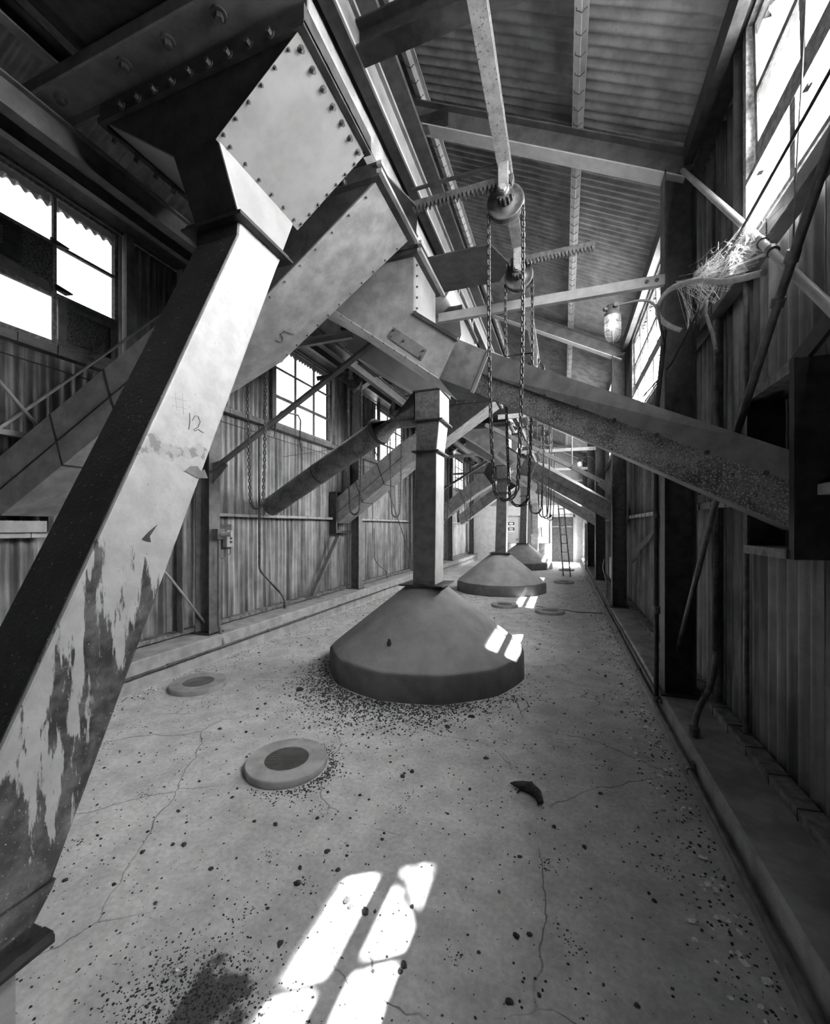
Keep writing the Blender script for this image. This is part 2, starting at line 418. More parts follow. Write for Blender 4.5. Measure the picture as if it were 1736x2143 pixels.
for (yy, zz) in ((1.35 + 2 * cw, ZL0 + 2 * rh), (1.35 + 2 * cw + .03, ZL0 + rh + .06)):
    b = MB(); b.hexa([(XL + .04, yy - .03, zz), (XL + .06, yy - .03, zz), (XL + .16, yy + .06, zz - .035), (XL + .05, yy + .06, zz - .02), (XL + .04, yy - .03, zz + .05), (XL + .06, yy - .03, zz + .05), (XL + .16, yy + .06, zz - .025), (XL + .05, yy + .06, zz - .01)])
    tag(b.build('window_latch', M['dark']), 'dark pivot latch sticking out of the window bar %s the stuffed carton' % ('above' if zz > 4.1 else 'below'), 'latch')

# ------------------------------------------------------------------ frame of the building
ORD = ['first', 'second', 'third', 'fourth', 'fifth']
for i, y in enumerate(YC):
    if i < 5:
        for s in (1, -1):
            xi, xo = (.80, 1.03) if s > 0 else (-4.15, -4.38)
            kz = KR if s > 0 else KL
            side = 'sunny-side' if s > 0 else 'shaded-side'
            t = thing('steel_column', ((xi + xo) / 2, y, kz), '%s steel I-column %s, %s one along the hall' % ('dark' if s > 0 else 'grey', 'under the broad tilted-sash windows' if s > 0 else 'on the taller kerb opposite the lamps', ORD[i]), 'column', 'wall columns')
            t['kind'] = 'thing'
            b = MB(); b.beam(((xi + xo) / 2, y, kz + .012), ((xi + xo) / 2, y, 4.80), [(c, a) for a, c in ISEC(abs(xo - xi), .17)], (1, 0, 0)) if False else None
            b = MB(); D = abs(xo - xi) / 2; xm = (xi + xo) / 2; w = .085; f = .012
            sec = [(xm - D, y - w), (xm - D + f, y - w), (xm - D + f, y - .006), (xm + D - f, y - .006), (xm + D - f, y - w), (xm + D, y - w), (xm + D, y + w), (xm + D - f, y + w), (xm + D - f, y + .006), (xm - D + f, y + .006), (xm - D + f, y + w), (xm - D, y + w)]
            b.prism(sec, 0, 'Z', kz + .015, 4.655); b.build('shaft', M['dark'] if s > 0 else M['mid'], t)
            b = MB(); b.box((xm - .15, y - .12, kz), (xm + .15, y + .12, kz + .015)); b.build('base_plate', M['dark'], t)
        for s in (1, -1):
            p = lambda x: x if s > 0 else 2 * XC - x
            t0 = (p(1.0), y, ROOF(1.0) - .265); t1 = (p(XC + .03), y, ROOF(XC + .03) - .265)
            o = thing('roof_rafter', (p(1.0), y, 4.6), '', 'rafter')
            b = MB(); b.beam(t0, t1, [(-.0045, -.098), (.0045, -.098), (.0045, .098), (.075, .098), (.075, .11), (-.075, .11), (-.075, .098), (-.0045, .098)]); b.build('web', M['mid'], o)
            b = MB(); b.beam(t0, t1, [(-.075, -.11), (.075, -.11), (.075, -.098), (-.075, -.098)]); b.build('bottom_flange', M['whitepaint'], o)  # same paint as the web in truth; floor light is painted into the flange
            tag(o, 'pale sloping I-beam rafter over the %s pair of columns, %s slope' % (ORD[i], 'lamp-side' if s > 0 else 'carton-side'), 'rafter')
            # horizontal tie
            z = 3.73
            xa, xb = (p(.80), p(-1.18))
            b = MB(); b.beam((xa, y - .07, z), (xb, y - .07, z + .01), CSEC(.085, .05, .008), (0, 0, 1))
            t = thing('tie_beam', ((xa + xb) / 2, y - .07, z - .04), 'slim pale channel tie running level from the %s column to the bin, %s' % (ORD[i], 'lamp side' if s > 0 else 'carton side'), 'tie')
            t['kind'] = 'thing'
            b.build('channel', M['light'], t)
            for k in range(2):
                h = MB(); h.ring((xa - (.06 + .075 * k) * s, y - .10, z), (0, 1, 0), .016, .012, 6); h.build('bolt', M['dark'], t)
            # knee brace
            b = MB(); b.beam((p(.80), y - .03, 2.32), (p(-1.45), y - .03, 3.60), LSEC(.075, .075, .009), (0, 0, 1))
            t = thing('knee_brace', (p(.8), y - .03, 2.3), 'long slanting angle brace rising from the %s column towards the bin, %s' % (ORD[i], 'lamp side' if s > 0 else 'carton side'), 'brace')
            b.build('angle', M['mid'], t)
            b = MB(); b.prism([(p(.80), 2.18), (p(.80), 2.45), (p(.62), 2.48), (p(.56), 2.40)], 0, 'Y', y - .045, y - .033); b.build('gusset_plate', M['mid'], t)
            for k in range(4):
                h = MB(); f = (.08, .3, .55, .78)[k]; h.ring((p(.8 - 2.25 * f), y + .045 * (-1), 2.345 + 1.28 * f), (0, 1, 0), .014, .02, 6); h.build('bolt', M['dark'], t)
# stub beams from the rafters to the bin
for i, y in enumerate(YC[:3]):
    b = MB(); b.beam((-1.10, y - .02, 5.78), (-1.62, y - .02, 5.80), ISEC(.12, .1)); o = b.build('stub_beam', M['dark']); tag(o, 'short dark stub beam under the rafter at the %s column' % ORD[i], 'beam', kind='thing')

# purlins, eave struts, girts (run the whole hall)
def along(name, x, z, sec, m, label, cat, up=(0, 0, 1), y0=Y0, y1=Y1, grp=None):
    b = MB(); b.beam((x, y0, z), (x, y1, z), sec, up); o = b.build(name, m); return tag(o, label, cat, grp, 'thing')
for nm, x in (('beside the lamps', .12), ('close to the ridge', -1.36)):
    t = thing('roof_purlin', (x, (Y0 + Y1) / 2, ROOF(x) - .10), 'long pale roof purlin with wire clips, %s' % nm, 'purlin')
    b = MB(); b.beam((x, Y0, ROOF(x) - .085), (x, Y1, ROOF(x) - .085), CSEC(.115, .055, .007), (.46, 0, .88)); b.build('channel', M['light'], t)
    y = 1.2
    while y < 14:
        c = MB(); c.tube([(x - .034, y, ROOF(x) - .03), (x - .036, y, ROOF(x) - .15), (x, y + .012, ROOF(x) - .165), (x + .034, y, ROOF(x) - .15)], .0035, 5); c.build('wire_clip', M['dark'], t); y += .145 if y < 7 else .29
b = MB(); x = 2 * XC - .12; b.beam((x, Y0, ROOF(.12) - .085), (x, Y1, ROOF(.12) - .085), CSEC(.115, .055, .007)); tag(b.build('roof_purlin', M['mid']), 'long roof purlin over the carton-side slope', 'purlin')
along('eave_strut', .99, 4.79, CSEC(.17, .07, .009), M['dark'], 'long eave strut where the lamp-side wall meets the roof', 'strut')
along('eave_strut', -4.10, 4.79, CSEC(.17, .07, .009), M['mid'], 'long eave strut above the carton-stuffed window', 'strut')
L_ANG = LSEC(.085, .07, .007)
SEGR = {}
def girt(x, z, s, name, label, m, y0=Y0, y1=Y1, w=.09, h=.055):
    t = thing('wall_girt', (x, (y0 + y1) / 2, z), label, 'girt'); t['kind'] = 'thing'
    b = MB(); b.box((x, y0, z), (x + s * w, y1, z + h)); b.build('rail', m, t, bevel=.004)
    y = max(y0 + .2, .4)
    while y < min(y1, 12):
        c = MB(); c.tube([(x + s * w, y + .01, z + h + .003), (x - s * .003, y, z + h + .003), (x - s * .003, y - .004, z - .002)], .003, 5); c.build('wire_tie', M['black'], t); y += .30
    return t
girt(1.06, KR + .0, 1, '', 'low timber sill along the foot of the lamp-side wall', M['wood'], w=.10, h=.055)
girt(1.06, 1.79, 1, '', 'waist-high steel rail along the lamp-side wall past the duct opening', M['light'], y0=2.95, w=.06, h=.05)
girt(1.06, 1.79, 1, '', 'short steel rail between the duct opening and the camera end, lamp side', M['light'], y0=-3.8, y1=2.34, w=.06, h=.05)
girt(1.05, 3.25, 1, '', 'long sill rail under the tilted-sash windows', M['mid'], w=.09, h=.09)
girt(-4.40, KL + .02, -1, '', 'low timber sill along the foot of the carton-side wall', M['wood'], w=.10, h=.05)
girt(-4.41, 4.745, -1, '', 'broad head rail above the windows on the carton-side wall', M['mid'], w=.03, h=.125)
b = MB(); b.box((1.03, Y0, 4.775), (1.155, Y1, 4.80)); tag(b.build('eave_plate', M['dark']), 'dark flat plate closing the eave over the tilted-sash windows', 'plate')
b = MB(); b.box((-4.40, Y0, 4.765), (-4.14, Y1, 4.785)); tag(b.build('eave_plate', M['dark']), 'dark flat plate closing the eave over the carton-stuffed window', 'plate')
girt(-4.41, 1.79, -1, '', 'waist-high steel rail along the carton-side wall', M['light'], y0=4.2, w=.06, h=.045)
girt(-4.41, 2.42, -1, '', 'short steel rail above the duct box on the carton-side wall', M['light'], y0=.3, y1=2.42, w=.06, h=.05)
girt(-4.41, 1.55, -1, '', 'short rusty rail below the duct box on the carton-side wall', M['light'], y0=.3, y1=2.42, w=.06, h=.05)
girt(-4.40, 3.24, -1, '', 'long sill rail below the carton-stuffed window', M['mid'], w=.10, h=.08)
for (x, yy) in ((1.04, 3.30), (1.04, .75), (1.04, 5.3), (1.04, 7.85)):
    b = MB(); b.tube([(x + .05, yy, 3.36), (x + .05, yy, 4.9)], .032, 10); tag(b.build('window_post', M['mid']), 'round steel post standing beside a window jamb on the lamp-side wall', 'post', 'window jamb posts')
for yy in (1.25, 3.16, 5.5, 7.42, 9.55, 11.5):
    b = MB(); b.box((-4.43, yy - .05, 3.32), (-4.36, yy + .03, 4.8)); tag(b.build('window_post', M['mid']), 'flat steel post standing beside a window jamb on the carton-side wall', 'post', 'west window posts')
# dark angle post next to each left column
for i, y in enumerate(YC[:4]):
    if i == 1: continue
    b = MB(); b.beam((-4.40, y - .33, KL + .07), (-4.40, y - .33, 4.75), LSEC(.09, .09), (1, 0, 0)); tag(b.build('wall_post', M['mid']), 'angle-steel wall post a pace before the %s column, carton side' % ORD[i], 'post', kind='thing')
for yy, zz in ((3.80, .26), (5.0, .26), (3.29, .26)):
    b = MB(); b.tube([(1.125, yy, zz + .04), (1.125, yy, 3.29)], .017 if yy != 3.8 else .03, 8); tag(b.build('wall_rod', M['pipe']), 'thin upright rod fixed to the lamp-side wall %s' % ('near the hooked conduit' if yy < 3.5 else 'behind the first column' if yy < 4 else 'beyond the first column'), 'rod')

# ------------------------------------------------------------------ the overhead bin
t = thing('overhead_bin', (XC, 8, 3.95), 'long dark steel storage bin hung under the ridge, feeding all the chutes', 'bin')
prof = [(x - .105, z) for x, z in ((-1.045, 4.6), (-1.045, 4.20), (-1.052, 4.15), (-1.075, 4.10), (-1.13, 4.07), (-1.13, 4.09), (-1.08, 4.13), (-1.065, 4.2), (-1.065, 4.6))]
b = MB(); b.prism(prof, 0, 'Y', -2.5, 19.6); b.build('side_plate', M['side'], t)
b = MB(); b.prism([(-1.235, 4.065), (-2.25, 4.065), (-2.31, 4.08), (-2.36, 4.13), (-2.37, 4.6), (-2.35, 4.6), (-2.34, 4.14), (-2.3, 4.1), (-2.25, 4.085), (-1.235, 4.085)], 0, 'Y', -2.5, 19.6); b.build('trough_bottom', M['black'], t)
b = MB(); b.box((-2.85, -2.5, 4.62), (-1.0, 19.6, 4.66)); b.box((-2.84, -2.5, 4.66), (-2.80, 19.6, 5.5)); b.build('deck_plate', M['black'], t)
b = MB()
for y in (4.3, 5.0, 8.4, 11.3, 14.6):
    b.ring((-1.33, y, 4.22), (0, 1, 0), .30, .04, 28)
b.build('stiffener', M['dark'], t)
b = MB(); b.tube([(-1.28, 4.0, 4.09), (-1.28, 5.1, 4.09)], .23, 24); b.build('outlet_drum', M['duct'], t)
t = thing('bin_girder', (-1.08, 8, 4.2), 'long girder with shade-darkened lower flange along the chain side of the overhead bin', 'girder')
b = MB(); b.box((-1.122, -2.5, 4.20), (-1.052, 19.6, 4.21)); b.build('lower_flange', M['dark'], t)  # flange and web share one paint; shade is toned into the flange
b = MB(); b.box((-1.052, -2.5, 4.20), (-1.040, 19.6, 4.222)); b.build('lip', M['light'], t)  # light along the flange edge, put in as a paler tone
b = MB(); b.box((-1.052, -2.5, 4.222), (-1.044, 19.6, 4.36)); b.build('web', M['mid'], t)
b = MB(); b.box((-1.052, -2.5, 4.36), (-1.02, 19.6, 4.375)); b.box((-1.10, -2.5, 4.375), (-1.02, 19.6, 4.385)); b.build('upper_flange', M['mid'], t)
along('bin_girder', -2.72, 3.89, ISEC(.17, .075), M['mid'], 'long girder carrying the cross channels on the carton side of the bin', 'girder', y0=-2.5, y1=19.6)
along('bin_girder', -2.52, 4.13, CSEC(.12, .06), M['mid'], 'upper channel girder on the carton side of the bin', 'girder', y0=-2.5, y1=19.6)
t = thing('cross_channel', (-1.9, 1.5, 4.0), 'broad dark channel with big bolts laid across above the numbered chute', 'channel')
b = MB(); b.box((-2.78, 1.40, 4.03), (-1.09, 1.61, 4.045)); b.box((-2.78, 1.395, 3.975), (-1.09, 1.41, 4.045)); b.box((-2.78, 1.60, 3.975), (-1.09, 1.615, 4.045)); b.build('web', M['mid'], t, bevel=.003)
for x in (-2.62, -2.12, -1.82, -1.5):
    h = MB(); h.ring((x, 1.5, 4.02), (0, 0, 1), .034, .012, 16); h.ring((x, 1.5, 4.005), (0, 0, 1), .02, .03, 6); h.build('bolt', M['iron'], t)
for y, nm in ((.75, 'partly out of view'), (6.2, 'behind the round pipe'), (9.8, 'beyond the second bent')):
    b = MB(); b.box((-2.78, y - .1, 3.99), (-1.09, y + .1, 4.04)); tag(b.build('cross_channel', M['black']), 'dark flat channel laid across the bin girders, %s' % nm, 'channel')
b = MB(); b.beam((-1.04, 2.02, 4.27), (1.02, 2.02, 4.29), ISEC(.15, .11)); tag(b.build('cross_beam', M['black']), 'black I-beam crossing from the bin girder to the lamp-side wall overhead', 'beam', kind='thing')
# rails that carry the chain wheels
for s in (1, -1):
    x = -.37 if s > 0 else 2 * XC + .37
    b = MB(); b.beam((x, -1.5, 4.06), (x, 19.5, 4.06), CSEC(.06, .085, .008), (0, 0, 1)); tag(b.build('wheel_rail', M['railm']), 'rust-speckled channel rail carrying the %s row of chain wheels' % ('lamp-side' if s > 0 else 'carton-side'), 'rail')

# ------------------------------------------------------------------ slide gates, chain wheels and chains
def chain_mesh():
    b = MB(); L0, W0, r = .050, .034, .0064
    W, H, = .115, 1.98          # half width at the wheel, drop
    path = []
    n = 400
    zt, zb = 3.80, 1.83
    for i in range(n + 1):
        u = i / n
        # two strands that lean together and meet in a small bowl
        if u < .46: q = u / .46; path.append(Vector((-W + .035 * q ** 3, 0, zt + (zb + .10 - zt) * q)))
        elif u > .54: q = (1 - u) / .46; path.append(Vector((W - .035 * q ** 3, 0, zt + (zb + .10 - zt) * q)))
        else:
            q = (u - .46) / .08; a = PI * q; path.append(Vector((-.08 * math.cos(a), 0, zb + .10 - .10 * math.sin(a))))
    d = [0.]
    for i in range(1, len(path)): d.append(d[-1] + (path[i] - path[i - 1]).length)
    def at(t):
        lo = 0
        import bisect
        lo = min(max(bisect.bisect(d, t) - 1, 0), len(path) - 2); f = (t - d[lo]) / max(d[lo + 1] - d[lo], 1e-9)
        return path[lo].lerp(path[lo + 1], f)
    pitch = L0 - 2 * r * 1.15; k = 0; t = 0.
    while t + pitch < d[-1]:
        p, q = at(t), at(t + pitch); c = (p + q) / 2; ax = (q - p).normalized()
        y = Vector((0, 1, 0)); o = ax.cross(y).normalized()
        sd = (y * .8 + o * .6).normalized() if k % 2 else (y * -.6 + o * .8).normalized()
        pts = []
        for j in range(12):
            a = 2 * PI * j / 12
            e = .5 * (L0 - W0); ca, sa = math.cos(a), math.sin(a)
            pts.append(c + ax * (ca * (W0 / 2 - r) + (e if ca > 0 else -e)) + sd * sa * (W0 / 2 - r))
        m = len(pts); rings = []
        nrm = ax.cross(sd)
        for j in range(m):
            tt = (pts[(j + 1) % m] - pts[j - 1]).normalized(); uu = tt.cross(nrm).normalized()
            rings.append([pts[j] + (uu * math.cos(2 * PI * g / 5) + nrm * math.sin(2 * PI * g / 5)) * r for g in range(5)])
        rings.append(rings[0]); b.loft(rings, False, True, True)
        t += pitch; k += 1
    return b
CH = None
def rack(b, x0, x1, y, z):
    """toothed bar along x, teeth pointing down"""
    b.box((x0, y - .02, z), (x1, y + .02, z + .035))
    n = int(abs(x1 - x0) / .028)
    for i in range(n):
        x = x0 + (x1 - x0) * (i + .5) / n
        b.add([(x - .0125, y - .02, z), (x + .0125, y - .02, z), (x + .004, y - .02, z - .03), (x - .004, y - .02, z - .03), (x - .0125, y + .02, z), (x + .0125, y + .02, z), (x + .004, y + .02, z - .03), (x - .004, y + .02, z - .03)], [(0, 1, 2, 3), (4, 7, 6, 5), (0, 4, 5, 1), (1, 5, 6, 2), (2, 6, 7, 3), (3, 7, 4, 0)])
def wheel_set(y, s, idx, opened, near):
    """bracket + pinion + pocketed wheel, its toothed gate and its chain; s=1 lamp side, -1 carton side"""
    global CH
    x = -.37 if s > 0 else 2 * XC + .37
    who = ('lamp-side row' if s > 0 else 'carton-side row')
    t = thing('chain_wheel', (x, y, 3.72), 'cast-iron chain wheel with pinion and bracket hung from the rail, %s in the %s' % (ORD[idx] if idx < 5 else 'sixth', who), 'wheel')
    b = MB(); b.box((x - .035, y - .10, 3.84), (x + .03, y - .085, 4.05)); b.box((x - .035, y - .02, 3.84), (x + .03, y - .008, 4.05)); b.ring((x, y - .055, 3.86), (0, 1, 0), .036, .11, 14); b.build('bracket', M['railm'], t, bevel=.003)
    b = MB()
    n = 12; out = []
    for i in range(n * 4):
        a = 2 * PI * i / (n * 4); rr = .058 if i % 4 < 2 else .042
        out.append((x + rr * math.cos(a), 3.85 + rr * math.sin(a)))
    b.prism(out, 0, 'Y', y - .08, y - .02); b.build('pinion', M['iron'], t)
    b = MB(); b.ring((x, y - .11, 3.85), (0, 1, 0), .022, .03, 6); b.build('axle_nut', M['light'], t)
    b = MB()
    pr = [(.03, -.005), (.055, -.005), (.07, .012), (.105, .008), (.122, .0), (.124, .008), (.100, .022), (.100, .034), (.124, .046), (.122, .054), (.08, .05), (.03, .06)]
    b.lathe((x, y - .012, 3.84), pr, 36, (0, 1, 0)); b.build('wheel', M['iron'], t)
    # chain
    if CH is None:
        CH = chain_mesh().build('hand_chain', M['chain']); c = CH; base = c.location.copy(); CH['dz'] = base.z
        c.location = (x, y + .016, base.z)
    else:
        c = CH.copy(); COL.objects.link(c); c.location = (x, y + .016, CH['dz'])
    if 'dz' in c.keys() and c is not CH: del c['dz']
    tag(c, 'looped steel hand chain hanging from the %s wheel of the %s' % (ORD[idx] if idx < 5 else 'sixth', who), 'chain', 'hand chains')
    # toothed gate
    sgn = s
    xe = -1.08 if s > 0 else 2 * XC + 1.08
    if opened:
        p = MB(); a = -.56 if s > 0 else 2 * XC + .56; yy = y - .055
        p.prism([(xe - .3 * s, y - .37), (a, y - .37), (a + .11 * s, yy - .03), (a + .11 * s, yy + .03), (a, y + .17), (xe - .3 * s, y + .17)], 0, 'Z', 3.925, 3.937)
        g = thing('slide_gate', (a, y, 3.92), 'open slide gate with toothed bar stretched out past the %s wheel, %s' % (ORD[idx] if idx < 5 else 'sixth', who), 'gate')
        p.build('plate', M['dark'], g)
        k = MB(); rack(k, a + .08 * s, (.24 if s > 0 else 2 * XC - .24), y - .05, 3.93); k.build('toothed_bar', M['iron'], g)
    else:
        g = thing('slide_gate', (xe, y, 3.92), 'shut slide gate whose toothed bar reaches the %s wheel, %s' % (ORD[idx] if idx < 5 else 'sixth', who), 'gate')
        p = MB(); yy = y - .055
        p.prism([(xe - .05 * s, y - .36), (xe, y - .36), (xe + .09 * s, yy - .03), (xe + .09 * s, yy + .04), (xe - .0 * s, y + .2), (xe - .05 * s, y + .2)], 0, 'Z', 3.925, 3.937); p.build('plate', M['dark'], g)
        k = MB(); rack(k, xe + .06 * s, x + .06 * s, y - .05, 3.93); k.build('toothed_bar', M['iron'], g)
        k = MB(); k.beam((xe + .05 * s, y - .05, 4.06), (x - .03 * s, y - .05, 4.06), [(-.012, -.006), (.012, -.006), (.012, .006), (-.012, .006)]); k.build('guide_bar', M['dark'], g)
for i, (y, op) in enumerate(((2.84, False), (3.72, True), (6.02, False), (8.4, True), (9.9, False), (12.6, True))): wheel_set(y, 1, i, op, i < 2)
for i, (y, op) in enumerate(((3.45, False), (5.57, True), (7.2, False), (10.6, False), (13.4, False))): wheel_set(y, -1, i, op, False)

# ------------------------------------------------------------------ hoppers and chutes
def bolts(parent, pts, axis, r=.011, h=.022, m='iron'):
    me = None
    for p in pts:
        if me is None:
            b = MB(); b.ring((0, 0, 0), axis, r * 1.6, h * .3, 10); b.ring(Vector(axis).normalized() * h * .5, axis, r, h, 6)
            o = b.build('bolt', M[m], None); me = o.data; z = o.location.copy()
        else:
            o = bpy.data.objects.new('bolt', me); COL.objects.link(o)
        q = Vector((0, 0, 0)); w = parent
        while w is not None: q += w.location; w = w.parent
        o.parent = parent; o.location = Vector(p) + z - q
def lin(a, b_, n, e=.06):
    a = Vector(a); b_ = Vector(b_); return [a.lerp(b_, e + (1 - 2 * e) * i / (n - 1)) for i in range(n)]
def flange(b, x0, x1, y0, y1, z, h=.04, w=.05):
    b.box((x0 - .0, y0 - w, z), (x1, y0, z + h)); b.box((x0, y1, z), (x1, y1 + w, z + h)); b.box((x0 - w, y0 - w, z), (x0, y1 + w, z + h)); b.box((x1, y0 - w, z), (x1 + w, y1 + w, z + h))
def rectring(x0, x1, y0, y1, z): return [(x0, y0, z), (x1, y0, z), (x1, y1, z), (x0, y1, z)]

# 1: hopper and the tall leaning chute marked #12
t = thing('hopper_chute', (-1.75, .7, .28), 'huge leaning square chute with flaking paint, marked #12 under a bolted hopper', 'chute')
b = MB(); b.loft([rectring(-2.40, -1.12, 1.60, 2.23, 3.90), rectring(-1.90, -1.6, 1.60, 2.20, 3.56), rectring(-1.90, -1.6, 1.74, 2.08, 3.28)]); hop = b.build('hopper', M['pale'], t, bevel=.004)
b = MB(); flange(b, -2.40, -1.12, 1.60, 2.23, 3.885, .03, .03); b.box((-2.42, 1.575, 3.90), (-1.09, 2.26, 3.99)); b.build('top_flange', M['dark'], t)
nn = Vector((-.34, 0, .48)).normalized(); nx = Vector((.58, 0, -.815))
pl = lambda u, v, o=.006: Vector((-1.12, 0, 3.90)).lerp(Vector((-1.6, 0, 3.56)), v) + nx * o + Vector((0, 1.585 + .665 * u, 0))
b = MB(); b.add([pl(0, -.02, .001), pl(1, -.02, .001), pl(1, 1.02, .001), pl(0, 1.02, .001), pl(0, -.02), pl(1, -.02), pl(1, 1.02), pl(0, 1.02)], [(0, 1, 2, 3), (4, 7, 6, 5), (0, 4, 5, 1), (1, 5, 6, 2), (2, 6, 7, 3), (3, 7, 4, 0)])
cov = b.build('cover_plate', M['pale'], t, bevel=.002)
bolts(cov, lin(pl(.02, .07), pl(.98, .07), 7), nx, .010, .024); bolts(cov, lin(pl(.02, .1), pl(.02, 1), 6), nx, .006, .014); bolts(cov, lin(pl(.98, .1), pl(.98, 1), 7), nx, .006, .014); bolts(cov, lin(pl(.05, .97), pl(.95, .97), 6), nx, .006, .014)
bolts(hop, lin((-2.3, 1.57, 3.91), (-1.2, 1.57, 3.91), 9), (0, -1, 0), .013, .025)
bolts(hop, lin((-2.41, 1.62, 3.87), (-2.41, 2.2, 3.87), 5), (-.6, 0, -.8), .013, .03)
b = MB(); b.loft([rectring(-1.955, -1.55, 1.69, 2.13, 3.25), rectring(-1.955, -1.55, 1.69, 2.13, 3.262)]); b.loft([rectring(-1.94, -1.565, 1.705, 2.11, 3.27), rectring(-1.94, -1.565, 1.705, 2.11, 3.285)]); b.build('collar', M['black'], t, bevel=.003)
yn = lambda z: 1.769 - .444 * (3.256 - z); yf = lambda z: 2.05 - .424 * (3.20 - z)
b = MB(); b.loft([rectring(-1.90, -1.60, yn(z) if z < 3.2 else 1.74, yf(z) if z < 3.2 else 2.08, z) for z in (3.26, 3.18, 2.2, 1.2, .47)]); duct1 = b.build('duct', M['chute'], t, bevel=.012)
b = MB(); b.loft([rectring(-1.91, -1.592, yn(.47) - .01, yf(.47) + .008, .475), rectring(-1.91, -1.592, yn(.45) - .01, yf(.45) + .008, .455), rectring(-1.89, -1.61, yn(.33), yf(.33) - .01, .33)]); b.build('foot', M['chute'], t, bevel=.006)
b = MB(); b.box((-1.98, .44, .285), (-1.57, .885, .315)); b.box((-1.60, .72, .315), (-1.55, .87, .345)); b.build('foot_flange', M['black'], t, bevel=.005)
b = MB(); b.add([(-2.39, 1.594, 3.90), (-1.135, 1.594, 3.90), (-1.607, 1.594, 3.565), (-1.893, 1.594, 3.565), (-2.39, 1.5995, 3.90), (-1.135, 1.5995, 3.90), (-1.607, 1.5995, 3.565), (-1.893, 1.5995, 3.565)], [(0, 1, 2, 3), (7, 6, 5, 4), (0, 4, 5, 1), (1, 5, 6, 2), (2, 6, 7, 3), (3, 7, 4, 0)])
b.loft([[(-1.893, 1.594, 3.565), (-1.607, 1.594, 3.565), (-1.607, 1.5995, 3.565), (-1.893, 1.5995, 3.565)], [(-1.893, 1.735, 3.285), (-1.607, 1.735, 3.285), (-1.607, 1.7395, 3.285), (-1.893, 1.7395, 3.285)]])
b.build('painted_shade_front', M['black'], t)  # thin dark sheet paints the shade on the hopper's front
b = MB(); b.loft([[(-1.888, yn(z) - .005, z), (-1.612, yn(z) - .005, z), (-1.612, yn(z) - .0005, z), (-1.888, yn(z) - .0005, z)] for z in (3.18, 2.2, 1.2, .48)] ); b.loft([[(-1.888, 1.735, 3.25), (-1.612, 1.735, 3.25), (-1.612, 1.7395, 3.25), (-1.888, 1.7395, 3.25)], [(-1.888, yn(3.18) - .005, 3.18), (-1.612, yn(3.18) - .005, 3.18), (-1.612, yn(3.18) - .0005, 3.18), (-1.888, yn(3.18) - .0005, 3.18)]]); o = b.build('painted_shade_front', M['shadefleck'], t); o['label'] = 'front face toned dark as painted shade, with pale flecks'  # shade of the chute's front face put in as a dark flecked sheet
def stroke(b, pts, r=.0035): b.tube(pts, r, 5)
b = MB(); xs = -1.597
stroke(b, [(xs, 1.362, 2.16), (xs, 1.352, 2.235)], .0005); stroke(b, [(xs, 1.395, 2.15), (xs, 1.39, 2.24)], .0005); stroke(b, [(xs, 1.335, 2.21), (xs, 1.415, 2.215)], .0005); stroke(b, [(xs, 1.335, 2.175), (xs, 1.415, 2.18)], .0005)
stroke(b, [(xs, 1.428, 2.165), (xs, 1.43, 2.13), (xs, 1.423, 2.09)], .0016)
stroke(b, [(xs, 1.442, 2.135), (xs, 1.456, 2.16), (xs, 1.474, 2.163), (xs, 1.486, 2.14), (xs, 1.474, 2.112), (xs, 1.449, 2.095), (xs, 1.458, 2.09), (xs, 1.472, 2.103), (xs, 1.505, 2.092)], .0016)
o = b.build('written_number', M['chalk'], t); o['label'] = 'faint hand-drawn #12'
b = MB(); b.add([(xs, 1.40, 1.90), (xs, 1.47, 1.875), (xs, 1.53, 1.88), (xs, 1.51, 1.92), (xs, 1.49, 1.91), (xs, 1.47, 1.93), (xs, 1.43, 1.925)], [(0, 1, 2, 3, 4, 5, 6)]); b.build('torn_sticker', M['mid'], t)
b = MB(); b.add([(xs, 1.20, 1.60), (xs, 1.23, 1.63), (xs, 1.27, 1.66), (xs, 1.235, 1.61), (xs, 1.24, 1.585)], [(0, 1, 2, 3, 4)]); b.build('torn_sticker', M['dark'], t)
b = MB(); b.box((-2.35, .1, 0), (-1.63, .815, .285)); tag(b.build('concrete_plinth', M['kerb'], bevel=.015), 'square concrete plinth under the foot of the big leaning chute', 'plinth')

